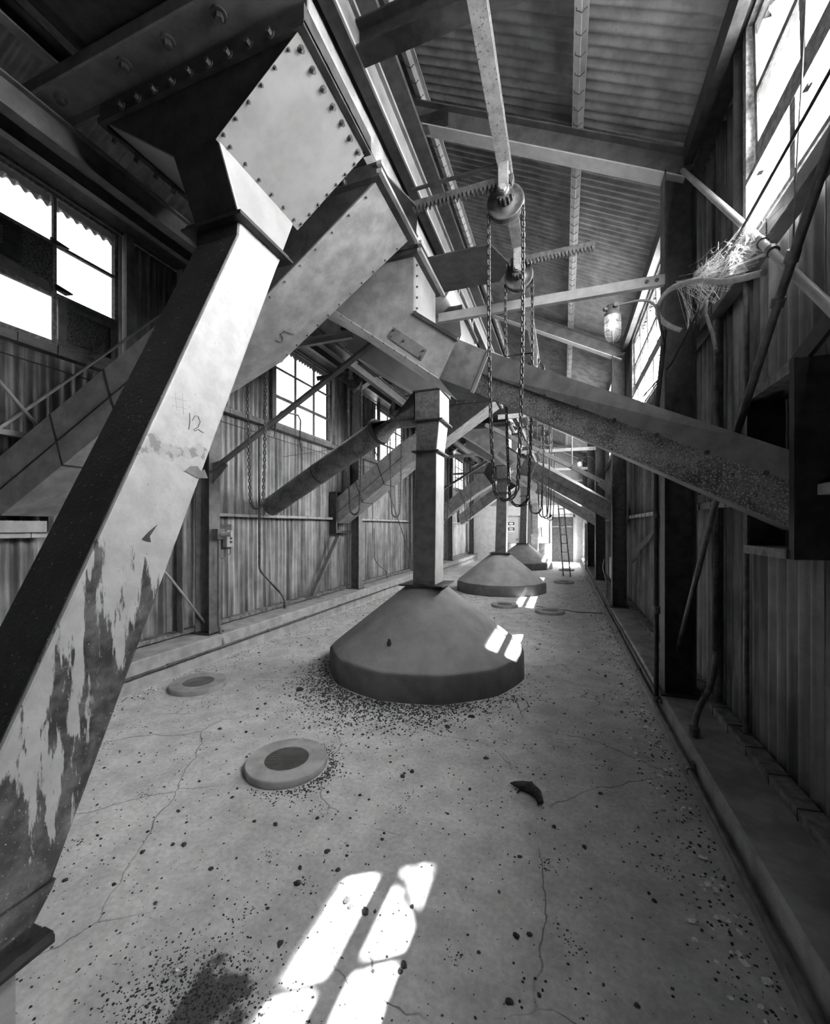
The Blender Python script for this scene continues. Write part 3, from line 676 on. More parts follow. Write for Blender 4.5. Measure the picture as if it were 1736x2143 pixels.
# 2: hopper and duct to the carton side, marked 5
def left_duct(yA, yB, yE0, yE1, zE, label, num=False, m='duct'):
    t = thing('side_duct', (-2.3, (yA + yB) / 2, 2.9), label, 'duct')
    b = MB(); flange(b, -2.40, -1.15, yA, yB, 3.885, .035, .045); b.box((-2.44, yA - .03, 3.92), (-1.10, yB + .03, 3.99)); b.build('top_flange', M['dark'], t)
    b = MB(); b.box((-1.12, yA - .05, 3.90), (-1.085, yB + .07, 3.925)); b.box((-1.12, yA - .05, 3.95), (-1.085, yB + .07, 3.975)); b.build('gate_frame', M['light'], t)
    poly = [(-1.15, 3.89), (-1.15, 3.885), (-2.33, 3.10), (-2.62, 3.50), (-2.42, 3.89)]
    b = MB(); b.prism(poly, 0, 'Y', yA, yB); hp = b.build('hopper', M[m], t, bevel=.004)
    b = MB(); b.prism([(-1.17, 3.883), (-2.325, 3.11), (-2.61, 3.49), (-2.41, 3.883)], 0, 'Y', yA - .006, yA - .0005); b.build('painted_shade_front', M['dark'], t)  # dark overlay carries the shade of the duct hopper's front
    def sec(x, z, y0, y1, h): return [(x, y0, z), (x, y1, z), (x - .16, y1, z + h), (x - .16, y0, z + h)]
    b = MB(); b.loft([sec(-2.33, 3.10, yA, yB, .42), sec(-2.85, 2.80, yA + (yE0 - yA) * .2, yB + (yE1 - yB) * .2, .42), sec(-4.33, zE, yE0, yE1, .42)]); b.build('duct', M['duct'], t, bevel=.004)
    b = MB(); b.loft([sec(-2.32, 3.107, yA - .006, yB + .006, .43), sec(-2.345, 3.094, yA - .006, yB + .006, .43)]); b.build('seam_band', M['mid'], t)
    n = Vector((.55, 0, -.835))
    bolts(hp, lin((-1.2, yA + .025, 3.855), (-2.3, yA + .025, 3.125), 9, .03), n, .007, .013); bolts(hp, lin((-1.2, yB - .025, 3.855), (-2.3, yB - .025, 3.125), 11, .03), n, .007, .013)
    bolts(hp, lin((-2.2, yA - .045, 3.905), (-1.3, yA - .045, 3.905), 6), (0, -1, 0), .012, .024)
    for f in (.30, .62):
        y_a, y_b = yA + (yE0 - yA) * (.2 + .8 * f), yB + (yE1 - yB) * (.2 + .8 * f); x_, z_ = -2.85 - 1.48 * f, 2.80 + (zE - 2.80) * f
        b = MB(); b.loft([[(q_[0] + d_, q_[1] + (-.004 if k_ in (0, 3) else .004), q_[2] + (d_ * .7) + (-.004 if k_ < 2 else .004)) for k_, q_ in enumerate(sec(x_, z_, y_a, y_b, .42))] for d_ in (-.008, .008)]); b.build('joint_band', M['dark'], t)
    # lap along the side of the long duct
    b = MB(); b.beam((-2.9, yA + (yE0 - yA) * .22 - .006, 3.0), (-4.36, yE0 - .006, zE + .2), [(-.004, -.004), (.004, -.004), (.004, .004), (-.004, .004)]); b.build('lap_seam', M['black'], t)
    return t
t = left_duct(2.45, 3.04, 2.05, 2.42, 1.74, 'wide pale duct marked with a hand-written 5, slanting to the carton-side wall', True)
b = MB(); off = Vector((.55, 0, -.835)) * .005
P5 = [(-2.12, 2.851, 3.271), (-2.129, 2.801, 3.266), (-2.16, 2.794, 3.244), (-2.168, 2.841, 3.239), (-2.195, 2.864, 3.222), (-2.213, 2.838, 3.21), (-2.211, 2.806, 3.211)]
zfix = lambda p: Vector((p[0], p[1], 3.885 + (p[0] + 1.15) * .6653)) + off
b.tube([zfix(p) for p in P5[1:]], .003, 5); b.tube([zfix(p) for p in ((-2.13, 2.79, 0), (-2.105, 2.90, 0))], .003, 5); o = b.build('written_number', M['chalk'], t); o['label'] = 'hand-drawn 5'
left_duct(7.42, 7.95, 7.42, 7.90, 1.72, 'pale square duct passing behind the round-coned centre chute to the carton-side wall')
left_duct(14.3, 14.85, 14.4, 14.85, 1.72, 'smaller-looking square duct to the carton-side wall beyond the second cone')
left_duct(18.2, 18.75, 18.2, 18.65, 1.72, 'distant square duct to the carton-side wall before the end wall')

# 3: hopper and duct to the lamp side
def right_duct(dy, label, light=False):
    Y = lambda y: y + dy
    t = thing('side_duct', (-.9, Y(3.5), 2.8), label, 'duct')
    b = MB(); flange(b, -2.40, -1.165, Y(3.23), Y(3.83), 3.885, .035, .045); b.box((-2.44, Y(3.20), 3.94), (-1.12, Y(3.86), 3.99)); b.build('top_flange', M['dark'], t)
    b = MB(); b.box((-1.12, Y(3.18), 3.885), (-1.085, Y(3.90), 3.915)); b.box((-1.12, Y(3.18), 3.945), (-1.085, Y(3.90), 3.975)); b.build('gate_frame', M['light'], t)
    poly = [(-2.40, 3.89), (-1.165, 3.89), (-1.165, 3.42), (-.80, 3.15), (-.95, 2.85), (-1.91, 3.57)]
    b = MB(); b.prism(poly, 0, 'Y', Y(3.23), Y(3.83)); b.build('hopper', M['duct' if not light else 'pale'], t, bevel=.004)
    # white strip underneath
    n = Vector((-.6, 0, -.8)) * .004
    b = MB(); q = [Vector((-2.39, 0, 3.885)), Vector((-1.91, 0, 3.57)), Vector((-.95, 0, 2.85))]
    for p, r_ in ((q[0], q[1]), (q[1], q[2])):
        b.hexa([p + n + Vector((0, Y(3.225), 0)), r_ + n + Vector((0, Y(3.225), 0)), r_ + n + Vector((0, Y(3.835), 0)), p + n + Vector((0, Y(3.835), 0)), p + Vector((0, Y(3.225), 0)), r_ + Vector((0, Y(3.225), 0)), r_ + Vector((0, Y(3.835), 0)), p + Vector((0, Y(3.835), 0))])
    bp_ = b.build('bottom_plate', M['peel'], t)
    # white side plate
    b = MB(); b.box((-1.165, Y(3.24), 3.43), (-1.160, Y(3.82), 3.88)); sp = b.build('side_plate', M['pale'], t)
    b = MB(); b.box((-1.17, Y(3.21), 3.40), (-1.14, Y(3.85), 3.425)); b.hexa([(-1.16, Y(3.215), 3.395), (-.80, Y(3.215), 3.13), (-.80, Y(3.235), 3.13), (-1.16, Y(3.235), 3.395), (-1.15, Y(3.215), 3.425), (-.79, Y(3.215), 3.155), (-.79, Y(3.235), 3.155), (-1.15, Y(3.235), 3.425)]); b.build('edge_angle', M['dark'], t)
    bolts(sp, lin((-1.158, Y(3.27), 3.86), (-1.158, Y(3.27), 3.45), 5), (1, 0, 0), .007, .014)
    bolts(bp_, lin((-1.9, Y(3.235), 3.565), (-.98, Y(3.235), 2.875), 9), n * 250, .007, .014)
    c = lambda x, y, z: (x, Y(y), z)
    # patch plate
    A = Vector((-1.402, 0, 3.253)); B_ = Vector((-1.10, 0, 3.015)); up = Vector((.052, 0, .078))
    b = MB(); pts = [A, B_, B_ + up, A + up]
    b.add([p + Vector((0, Y(3.222), 0)) for p in pts] + [p + Vector((0, Y(3.23), 0)) for p in pts], [(0, 1, 2, 3), (7, 6, 5, 4), (0, 4, 5, 1), (1, 5, 6, 2), (2, 6, 7, 3), (3, 7, 4, 0)]); o = b.build('patch_plate', M['mid'], t)
    bolts(o, [p + Vector((0, Y(3.222), 0)) for p in (A + up * .2 + (B_ - A) * .06, A + up * .8 + (B_ - A) * .06, B_ + up * .2 - (B_ - A) * .06, B_ + up * .8 - (B_ - A) * .06, A + up * .5 + (B_ - A) * .4)], (0, -1, 0), .008, .012)
    J = [c(-.70, 3.33, 2.75), c(-.47, 3.74, 2.75), c(-.34, 3.74, 3.055), c(-.57, 3.33, 3.055)]
    E0 = [c(-.95, 3.23, 2.85), c(-.95, 3.83, 2.85), c(-.80, 3.83, 3.15), c(-.80, 3.23, 3.15)]
    b = MB(); b.loft([E0, J]); b.build('elbow', M['dark'], t, bevel=.004)
    End = [c(1.02, 2.40, 1.63), c(1.12, 2.80, 1.63), c(1.12, 2.80, 1.99), c(1.02, 2.40, 1.99)]
    dv = (Vector(End[0]) - Vector(J[0])).normalized()
    b = MB(); b.loft([J, End]); b.build('duct', M['spangle'] if not light else M['duct'], t, bevel=.004)
    # painted upper sheet lapped over the spangled lower one
    up0 = [Vector(J[0]).lerp(Vector(J[3]), .46), Vector(End[0]).lerp(Vector(End[3]), .60)]
    nrm = Vector((-.5, -.86, 0)) * .006
    pts = [up0[0], up0[1], Vector(End[3]), Vector(J[3])]
    b = MB(); b.add([p + nrm for p in pts] + [p + nrm * .1 for p in pts], [(0, 1, 2, 3), (7, 6, 5, 4), (0, 4, 5, 1), (1, 5, 6, 2), (2, 6, 7, 3), (3, 7, 4, 0)]); us = b.build('upper_sheet', M['mid'] if not light else M['duct'], t)
    b = MB(); ring = lambda q, o_: [Vector(p) + (Vector(p) - sum((Vector(w) for w in q), Vector()) / 4).normalized() * o_ for p in q]
    r0 = ring(J, .02); b.loft([r0, [p + dv * .03 for p in r0]]); b.build('joint_flange', M['pale'], t)
    bolts(us, lin(up0[0] + nrm, up0[1] + nrm, 8), (-.5, -.86, 0), .008, .012, 'dark')
    return t
right_duct(0, 'heavy two-tone duct slanting down into the framed box on the lamp-side wall')
right_duct(6.17, 'dark square duct slanting down past the second lamp-side column')
right_duct(12.0, 'pale square duct slanting to the lamp-side wall over the ladder', True)

# 4: centre chutes standing on the cones
def center(y, label, i):
    dy = y - 4.73
    Y = lambda q: q + dy
    t = thing('center_chute', (-1.52, y, .96), label, 'chute')
    b = MB(); b.loft([rectring(-2.35, -1.02, Y(4.20), Y(4.98), 3.90), rectring(-2.35, -1.02, Y(4.30), Y(4.98), 3.68), rectring(-1.62, -1.30, Y(4.48), Y(4.88), 3.20)]); b.build('hopper', M['pale'], t, bevel=.004)
    b = MB(); flange(b, -2.35, -1.02, Y(4.20), Y(4.98), 3.885, .04, .04); b.build('top_flange', M['dark'], t)
    b = MB(); b.loft([rectring(-1.61, -1.31, Y(4.49), Y(4.88), 3.20), rectring(-1.61, -1.31, Y(4.49), Y(4.88), 2.86)]); b.build('throat', M['duct' if i else 'whitepaint'], t, bevel=.003)
    b = MB(); b.loft([rectring(-1.60, -1.32, Y(4.50), Y(4.87), 2.86), rectring(-1.61, -1.36, Y(4.52), Y(4.85), 2.51)]); b.build('adapter', M['duct' if i else 'whitepaint'], t, bevel=.003)
    for z, o in ((3.20, .02), (2.86, .035), (2.51, .03)):
        q = MB(); q.loft([rectring(-1.61 - o, -1.31 + o if z > 2.6 else -1.35 + o, Y(4.49) - o, Y(4.88) + o, z - .008), rectring(-1.61 - o, -1.31 + o if z > 2.6 else -1.35 + o, Y(4.49) - o, Y(4.88) + o, z + .008)]); q.build('collar', M['dark'], t)
    b = MB(); b.loft([rectring(-1.61, -1.36, Y(4.52), Y(4.85), 2.51), rectring(-1.66, -1.385, Y(4.55), Y(4.88), .985)]); b.build('duct', M['duct'] if i else M['whitepaint'], t, bevel=.004)
    for (za, xa0, xa1, ya, zb, xb0, xb1, yb, mm) in ((3.19, -1.605, -1.315, 4.49, 2.87, -1.605, -1.315, 4.49, 'pitted'), (2.85, -1.595, -1.325, 4.50, 2.52, -1.605, -1.365, 4.52, 'pitted'), (2.50, -1.605, -1.365, 4.52, .99, -1.655, -1.39, 4.55, 'mid')):
        q = MB(); q.loft([[(x0, Y(y_) - .004, z_), (x1, Y(y_) - .004, z_), (x1, Y(y_) - .0005, z_), (x0, Y(y_) - .0005, z_)] for z_, x0, x1, y_ in ((za, xa0, xa1, ya), (zb, xb0, xb1, yb))]); q.build('painted_shade_front', M[mm], t)  # darker overlays paint shade on the front faces of the pale chute
    b = MB(); b.loft([rectring(-1.80, -1.27, Y(4.45), Y(5.0), .965), rectring(-1.79, -1.28, Y(4.46), Y(4.99), .98)]); b.build('base_plate', M['dark'], t)
    return t
center(4.73, 'square grey chute standing straight on the cone closest to the viewer', 0)
center(10.9, 'square grey chute standing straight on the second cone', 1)
center(17.1, 'square grey chute standing straight on the third, most distant cone', 1)

# round pipe branching from the first centre chute
t = thing('round_duct', (-3, 4.9, 1.9), 'dark round pipe sloping from the first centre chute down to the carton-side wall', 'duct')
pa, pb, pc = Vector((-4.33, 5.37, 1.96)), Vector((-2.22, 4.82, 2.86)), Vector((-1.625, 4.69, 3.05))
b = MB(); b.tube([pa, pb], .15, 28); b.build('pipe', M['spangle'], t)
b = MB(); q = (pb - pa).normalized(); n_ = 24
u = Vector((0, 1, 0)); w = q.cross(u).normalized()
def circ(c, r): return [c + (u * math.cos(2 * PI * k / n_ + PI / 4) + w * math.sin(2 * PI * k / n_ + PI / 4)) * r for k in range(n_)]
def sqr(c, a, h):
    out = []
    for k in range(n_):
        an = 2 * PI * k / n_ + PI / 4; cx_, sx = math.cos(an), math.sin(an); m_ = max(abs(cx_), abs(sx)); out.append(c + Vector((0, cx_ / m_ * a, -sx / m_ * h)))
    return out
b.loft([circ(pb, .158), sqr(pc, .18, .17)], False, True, True); b.build('elbow', M['pitted'], t)
b = MB(); b.ring(pb, q, .175, .05, 28); b.build('ring', M['dark'], t); b = MB(); b.ring(pa.lerp(pb, .5), q, .155, .02, 28); b.build('joint_band', M['dark'], t)

# cones
def cone(y, label, i):
    t = thing('cone_base', (-1.545, y, 0), label, 'cone')
    n = 72
    def rr(k, r, sharp):
        a = 2 * PI * k / n; oc = math.cos(PI / 12) / math.cos(((a + .1) % (PI / 6)) - PI / 12)
        return r * (1 * (1 - sharp) + oc * sharp)
    def ring(r, z, sh=.8): return [(-1.545 + rr(k, r, sh) * math.cos(2 * PI * k / n), y + rr(k, r, sh) * math.sin(2 * PI * k / n), z) for k in range(n)]
    sh = .55 if i == 0 else 1.
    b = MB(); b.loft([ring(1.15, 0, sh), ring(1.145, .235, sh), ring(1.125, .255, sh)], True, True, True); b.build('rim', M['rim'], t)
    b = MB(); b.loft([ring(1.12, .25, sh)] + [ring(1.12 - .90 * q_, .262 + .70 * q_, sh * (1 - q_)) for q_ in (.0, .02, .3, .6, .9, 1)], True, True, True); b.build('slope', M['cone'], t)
    return t
cone(4.73, 'broad low concrete cone with a sun patch on its flank, mid-floor', 0)
cone(10.9, 'second broad concrete cone with a crack line, behind the first', 1)
cone(17.1, 'third, most distant concrete cone by the barrels', 1)

# floor hatches
def hatch(x, y, r, label, i):
    t = thing('floor_hatch', (x, y, 0), label, 'hatch')
    b = MB(); rg = lambda q, z: [(x + q * math.cos(2 * PI * k / 56), y + q * math.sin(2 * PI * k / 56), z) for k in range(56)]
    b.loft([rg(r, 0), rg(r + .004, .02), rg(r, .045)], False, True, True); b.loft([rg(r, .045), rg(r - .006, .051)], False); b.loft([rg(r - .006, .051), rg(r * .55, .051), rg(r * .54, .048), rg(r * .54, .016)], False); b.build('concrete_ring', M['kerb'], t)
    b = MB(); g = r * .55
    b.ring((x, y, .018), (0, 0, 1), g, .004, 40); b.build('grate_pan', M['black'], t)
    b = MB(); k = int(2 * g / .0125)
    ang = .35 if i != 1 else 1.9; ca, sa = math.cos(ang), math.sin(ang)
    for j in range(1, k):
        d = -g + 2 * g * j / k; h = math.sqrt(max(g * g - d * d, 1e-5)) * .99
        p0 = (x + ca * -h - sa * d, y + sa * -h + ca * d, .046); p1 = (x + ca * h - sa * d, y + sa * h + ca * d, .046)
        b.beam(p0, p1, [(-.003, -.012), (.003, -.012), (.003, .003), (-.003, .003)])
    b.build('grate', M['mid'], t)
HL = ['round concrete hatch with a dark grate, the closest one on the floor', 'round concrete hatch with a ridged grate beside the taller kerb', 'round concrete hatch to the lamp side beyond the first cone', 'round concrete hatch just behind the first cone', 'round concrete hatch in front of the ladder', 'round concrete hatch by the taller kerb behind the first cone', 'round concrete hatch past the ladder foot']
for i, (x, y) in enumerate(((-1.80, 2.40), (-3.55, 3.28), (-.25, 8.35), (-1.15, 8.7), (.01, 12.9), (-3.35, 11.2), (.1, 16.6))): hatch(x, y, .272, HL[i], i)

# ------------------------------------------------------------------ lamp side: duct box, pipes, rope, cobweb
t = thing('duct_box', (1.05, 2.6, 1.5), 'rusty steel box frame on the lamp-side wall that swallows the two-tone duct', 'box')
b = MB(); b.box((.975, 2.33, 1.50), (.99, 2.375, 2.41)); b.box((.98, 2.34, 1.50), (1.16, 2.355, 2.41)); b.build('front_cheek', M['black'], t)
b = MB(); b.box((.98, 2.865, 1.50), (1.16, 2.88, 2.41)); b.box((.975, 2.84, 1.5), (.99, 2.88, 2.41)); b.build('back_cheek', M['dark'], t)
b = MB(); b.box((.975, 2.375, 2.355), (1.16, 2.86, 2.41)); b.build('head_board', M['wood'], t)
b = MB(); b.box((.965, 2.375, 1.50), (1.16, 2.86, 1.545)); b.build('sill_board', M['wood'], t)
def pipe(name, pts, r, m, label, cat, n=10, rings=(), grp=None):
    t = thing(name, pts[0], label, cat, grp); b = MB(); b.tube(pts, r, n); b.build('run', M[m], t)
    for (p, ax, rr, h) in rings: q = MB(); q.ring(p, ax, rr, h, 14); q.build('coupling', M['iron'], t)
    return t
def arc(p0, p1, p2, n=8):
    """quadratic corner"""
    p0, p1, p2 = map(Vector, (p0, p1, p2)); return [p0 * (1 - t) ** 2 + p1 * 2 * t * (1 - t) + p2 * t * t for t in [i / n for i in range(n + 1)]]
dirc = Vector((0, -.685, -.727))
pipe('wall_pipe', [(.93, 3.985, 4.60), (.96, 2.72, 3.23), (.96, 1.7, 2.13)], .020, 'light', 'pale slim pipe slanting down the lamp-side wall from the first column top', 'pipe', 10, [((.96, 2.62, 3.12), (0, -.69, -.73), .027, .05), ((.96, 2.5, 3.0), (0, -.69, -.73), .027, .04)])
pipe('brace_rod', [(.915, 4.33, .28), (.915, 3.195, 1.75), (.915, 2.78, 2.2), (.915, 2.316, 2.68), (.915, 1.7, 3.26)], .019, 'pipe', 'dark rod slanting up the lamp-side wall from the foot of the first column', 'rod', 10, [((.915, 2.33, 2.67), (0, -.67, .74), .028, .04), ((.915, 2.20, 2.80), (0, -.67, .74), .026, .05)])
b = MB(); b.beam((1.07, 4.1, 1.96), (1.07, 1.2, 2.86), [(-.01, -.045), (.01, -.045), (.01, .045), (-.01, .045)]); tag(b.build('flat_brace', M['black']), 'flat black strap brace slanting behind the duct box on the lamp-side wall', 'brace')
rope = [(.9, .6, 3.34), (.9, 1.9, 3.285), (.9, 2.64, 3.25), (0.939, 3.2, 3.287), (0.876, 3.6, 3.118), (0.831, 3.9, 2.986), (0.791, 4.3, 2.966), (0.767, 4.8, 2.985)]
pipe('rope', rope, .0075, 'black', 'thin black rope strung along the lamp-side wall below the windows', 'rope', 6)
hose = [(1.0, 2.7, 3.0), (.944, 2.9, 3.086), (.909, 3.1, 3.191), (.872, 3.35, 3.35), (.783, 3.6, 3.457), (.737, 3.72, 3.457), (.712, 3.8, 3.406), (.73, 3.83, 3.341), (.797, 3.82, 3.26), (.876, 3.8, 3.2)]
hose = [Vector(p) for p in hose]; hose = [(hose[max(i - 1, 0)] * -.0625 + hose[i] * .5625 + hose[i + 1] * .5625 + hose[min(i + 2, len(hose) - 1)] * -.0625) if h else hose[i] for i in range(len(hose) - 1) for h in (0, 1)] + [hose[-1]]
pipe('hose_loop', hose, .019, 'rubber', 'pale ribbed hose hooked in a loop in front of the first lamp-side column', 'hose', 10)
pipe('hanging_cord', [(.92, 3.35, 3.2), (.91, 3.33, 3.1), (.93, 3.27, 2.95), (.95, 3.25, 2.82), (.94, 3.22, 2.80)], .012, 'wood', 'frayed cord end hanging under the cobweb', 'cord', 6)
pipe('dangling_wire', [(1.0, 2.2, 4.6), (1.0, 2.28, 4.1), (1.0, 2.33, 3.6), (1.0, 2.38, 3.2), (1.0, 2.40, 2.95)], .004, 'pipe', 'thin wire dangling in front of the tilted-sash window', 'wire', 5)
pipe('conduit', [(1.08, 3.70, 3.2), (1.08, 3.70, .72)] + arc((1.08, 3.70, .72), (1.07, 3.70, .48), (.95, 3.50, .42)) + arc((.95, 3.5, .42), (.83, 3.3, .36), (.83, 3.27, .26)) + [(.83, 3.27, KR)], .021, 'pipe', 'upright conduit on the lamp-side wall that hooks forward onto the kerb', 'conduit', 10, [((.83, 3.27, .275), (0, 0, 1), .033, .05)])
pipe('stand_pipe', [(.735, 3.98, .17), (.735, 3.98, 2.6), (.80, 4.0, 3.3)], .019, 'black', 'black pipe rising from the kerb pipe in front of the first lamp-side column', 'pipe', 10, [((.735, 3.98, .95), (0, 0, 1), .03, .06), ((.735, 3.98, .2), (0, 0, 1), .03, .05), ((.735, 3.98, 1.75), (0, 0, 1), .026, .06)])
b = MB(); b.box((.70, 3.94, .20), (.77, 4.02, .93)); 
t = thing('kerb_pipe', (.74, 8, .12), 'long dark pipe clamped along the face of the lamp-side kerb', 'pipe')
b = MB(); b.tube([(.738, -3.6, .135), (.738, 20, .135)], .019, 10); b.build('run', M['pipe'], t)
for y in (1.35, 3.0, 4.9, 6.6, 8.6, 11): q = MB(); q.box((.75, y - .02, .11), (.764, y + .02, .19)); q.ring((.738, y, .135), (0, 1, 0), .026, .03, 12); q.build('pipe_clamp', M['iron'], t)
b = MB(); b.tube([(.755, 3.9, .20), (.755, 20, .20)], .011, 8); tag(b.build('kerb_cable', M['pipe']), 'thin cable running above the pipe along the lamp-side kerb', 'cable')
t = thing('kerb_pipe', (-4.0, 8, .14), 'long slim pipe clamped along the face of the taller kerb', 'pipe')
b = MB(); b.tube([(-3.995, -3.6, .16), (-3.995, 20, .16)], .014, 10); b.build('run', M['pipe'], t)
for y in (2.6, 3.3, 4.9, 5.8, 6.9, 9, 12): q = MB(); q.ring((-3.995, y, .16), (0, 1, 0), .021, .03, 12); q.build('pipe_clamp', M['iron'], t)
t = thing('bent_strap', (1.1, 7, 1.1), 'rusty bent metal strap hanging off the lamp-side wall beyond the first column', 'strap')
b = MB()
def strap(pts, w=.05):
    for p, q_ in zip(pts, pts[1:]):
        p, q_ = Vector(p), Vector(q_); b.hexa([p + Vector((0, 0, -w)), p + Vector((.008, 0, -w)), q_ + Vector((.008, 0, -w)), q_ + Vector((0, 0, -w)), p + Vector((0, 0, w)), p + Vector((.008, 0, w)), q_ + Vector((.008, 0, w)), q_ + Vector((0, 0, w))])
strap([(1.12, 5.9, 1.72), (1.11, 6.5, 1.50), (1.05, 7.2, 1.26)]); b.build('upper_leaf', M['dark'], t); b = MB(); strap([(1.06, 6.9, 1.27), (1.09, 7.85, 1.06)], .035); b.build('lower_leaf', M['dark'], t)
# cobweb: uncountable silk
b = MB(); rr = random.Random(3)
A = [Vector((.93, 2.62, 3.27)), Vector((.92, 3.0, 3.22)), Vector((.88, 3.5, 3.45)), Vector((.86, 3.9, 3.62)), Vector((.90, 3.72, 3.17)), Vector((.95, 2.75, 3.05)), Vector((.9, 3.3, 3.19)), Vector((.97, 2.55, 3.02))]
for i in range(420):
    p = A[rr.randrange(4)].lerp(A[rr.randrange(4)], rr.random()); q = A[4 + rr.randrange(4)].lerp(A[4 + rr.randrange(4)], rr.random())
    if i < 300: p = Vector((.92, 2.62, 3.16)).lerp(Vector((.89, 3.45, 3.40)), rr.random()) + Vector((rr.gauss(0, .02), rr.gauss(0, .05), rr.gauss(0, .035))); q = p + Vector((-.01, .20, .07)) * rr.gauss(0, .9) + Vector((rr.gauss(0, .012), rr.gauss(0, .025), rr.gauss(0, .02)))
    m_ = (p + q) / 2 + Vector((0, 0, -rr.random() * .03)); b.tube([p, m_, q], .0003 + .0006 * rr.random(), 4, False)
for p, q in ((A[0], A[2]), (A[1], A[3]), (A[7], A[2]), (A[5], A[3])):
    for k in range(4): b.tube([p + Vector((0, .01 * k, .008 * k)), (p + q) / 2 + Vector((0, 0, -.02)), q + Vector((0, 0, .01 * k))], .0013, 4, False)
tag(b.build('cobweb', M['web']), 'dense white cobweb spun between the rope, hose and pipe on the lamp-side wall', 'cobweb', kind='stuff')

# caged lamps
def lamp(x, y, z, label, armpts, k=1.):
    t = thing('caged_lamp', (x, y, z), label, 'lamp')
    g = MB(); g.lathe((x, y, z), [(.0, -.165), (.03, -.16), (.05, -.14), (.058, -.10), (.058, .03), (.052, .05)], 28); g.build('globe', M['lampglass'], t)
    g = MB(); g.lathe((x, y, z), [(.0, -.075), (.02, -.07), (.032, -.045), (.03, -.02), (.016, .02), (.014, .05)], 18); bu = g.build('bulb', M['bulb'], t)
    g = MB(); g.lathe((x, y, z), [(.064, .03), (.064, .055), (.05, .06), (.05, .12), (.04, .125), (.0, .126)], 24); g.ring((x - .045, y - .02, z + .09), (-1, -.3, 0), .016, .05, 10); g.ring((x + .02, y - .045, z + .10), (0, -1, 0), .018, .04, 10); g.build('cap', M['mid'], t)
    g = MB()
    for a in range(6):
        an = 2 * PI * a / 6 + .3; ca, sa = math.cos(an), math.sin(an)
        g.tube([(x + ca * r_, y + sa * r_, z + h) for r_, h in ((.066, .04), (.067, -.10), (.058, -.14), (.035, -.168), (.0, -.178))], .0028, 5)
    for r_, h in ((.068, -.03), (.068, -.10)): g.tube([(x + r_ * math.cos(2 * PI * j / 24), y + r_ * math.sin(2 * PI * j / 24), z + h) for j in range(25)], .0028, 5, False)
    g.build('cage', M['mid'], t)
    g = MB(); g.tube(armpts, .010, 8); g.build('arm', M['mid'], t)
lamp(.377, 3.75, 3.34, 'lit caged glass lamp on a bent arm by the first lamp-side column', [(.42, 3.75, 3.46), (.55, 3.75, 3.47)] + arc((.60, 3.75, 3.465), (.70, 3.76, 3.45), (.72, 3.80, 3.33)) + [(.78, 3.95, 3.20), (.80, 4.02, 3.16)])
lamp(.42, 12.45, 3.42, 'lit caged lamp far down the hall by the third lamp-side column', [(.46, 12.45, 3.54), (.6, 12.45, 3.6)] + arc((.62, 12.45, 3.6), (.84, 12.45, 3.58), (.84, 12.3, 3.2)) + [(.84, 12.22, 2.6)])

# ------------------------------------------------------------------ carton side: rods, conduits, boxes
pipe('brace_rod', [(-4.36, .8, .9), (-4.36, 2.06, 2.46), (-4.36, 3.34, 3.90), (-4.36, 3.90, 4.5)], .014, 'light', 'slim rod rising towards the first column below the carton-stuffed window', 'rod', 8)
pipe('brace_rod', [(-4.31, .9, 4.05), (-4.31, 2.06, 2.80), (-4.31, 2.39, 2.41), (-4.31, 3.58, 1.06), (-4.31, 4.10, .40)], .014, 'light', 'slim rod falling towards the foot of the first column, carton side', 'rod', 8)
pipe('brace_rod', [(-4.33, 8.3, 4.5), (-4.33, 12.0, .4)], .013, 'pipe', 'slim crossed rod between the second and third columns, carton side', 'rod', 8)
pipe('wall_wire', [(-4.37, .6, 3.08), (-4.37, 2.06, 3.09), (-4.37, 4, 3.08), (-4.37, 8.2, 3.06), (-4.37, 14, 3.05)], .006, 'black', 'thin wire strung along the carton-side wall below the windows', 'wire', 6)
pipe('tow_line', [(-4.35, 5.7, 2.8), (-3.4, 6.3, 3.02), (-2.5, 6.9, 3.25)], .004, 'pipe', 'thin cord stretched across the hall from the carton-side windows', 'cord', 5)
pipe('conduit', [(-4.38, 5.17, 3.2), (-4.38, 5.17, 1.08)] + arc((-4.38, 5.17, 1.08), (-4.38, 5.17, .98), (-4.38, 5.25, .92)) + [(-4.38, 5.62, .60)] + arc((-4.38, 5.62, .60), (-4.36, 5.71, .52), (-4.33, 5.715, .42)) + [(-4.33, 5.715, KL)], .017, 'pipe', 'conduit with a dog-leg near the kerb, between the first two carton-side columns', 'conduit', 8, [((-4.33, 5.715, .36), (0, 0, 1), .024, .03)])
pipe('conduit', [(-4.40, 9.3, 1.6), (-4.40, 9.3, .9)] + arc((-4.40, 9.3, .9), (-4.4, 9.4, .7), (-4.34, 9.9, .5)) + [(-4.34, 9.95, KL)], .012, 'pipe', 'slim bent conduit beyond the second carton-side column', 'conduit', 8)
for y, nm in ((5.55, 'under the second window from the camera end'), (9.9, 'under the window past the second column')):
    pipe('vent_handle', [(-4.40, y, 3.1), (-4.36, y, 3.42), (-4.30, y + .05, 3.52), (-4.2, y + .35, 3.52), (-4.2, y + .42, 3.45), (-4.22, y + .43, 3.1), (-4.3, y + .6, 2.98)], .013, 'pipe', 'bent tube window opener ' + nm + ', carton side', 'opener', 8)
t = thing('leaning_channel', (-4.42, 6.5, .4), 'steel channel leaning on the carton-side wall towards the second column', 'channel')
b = MB(); b.beam((-4.34, 6.50, .38), (-4.30, 7.40, 1.47), CSEC(.085, .04, .007), (1, 0, 0)); b.build('bar', M['mid'], t)
t = thing('duct_box', (-4.42, 7.7, 1.5), 'small dark box frame around the duct end on the carton-side wall', 'box')
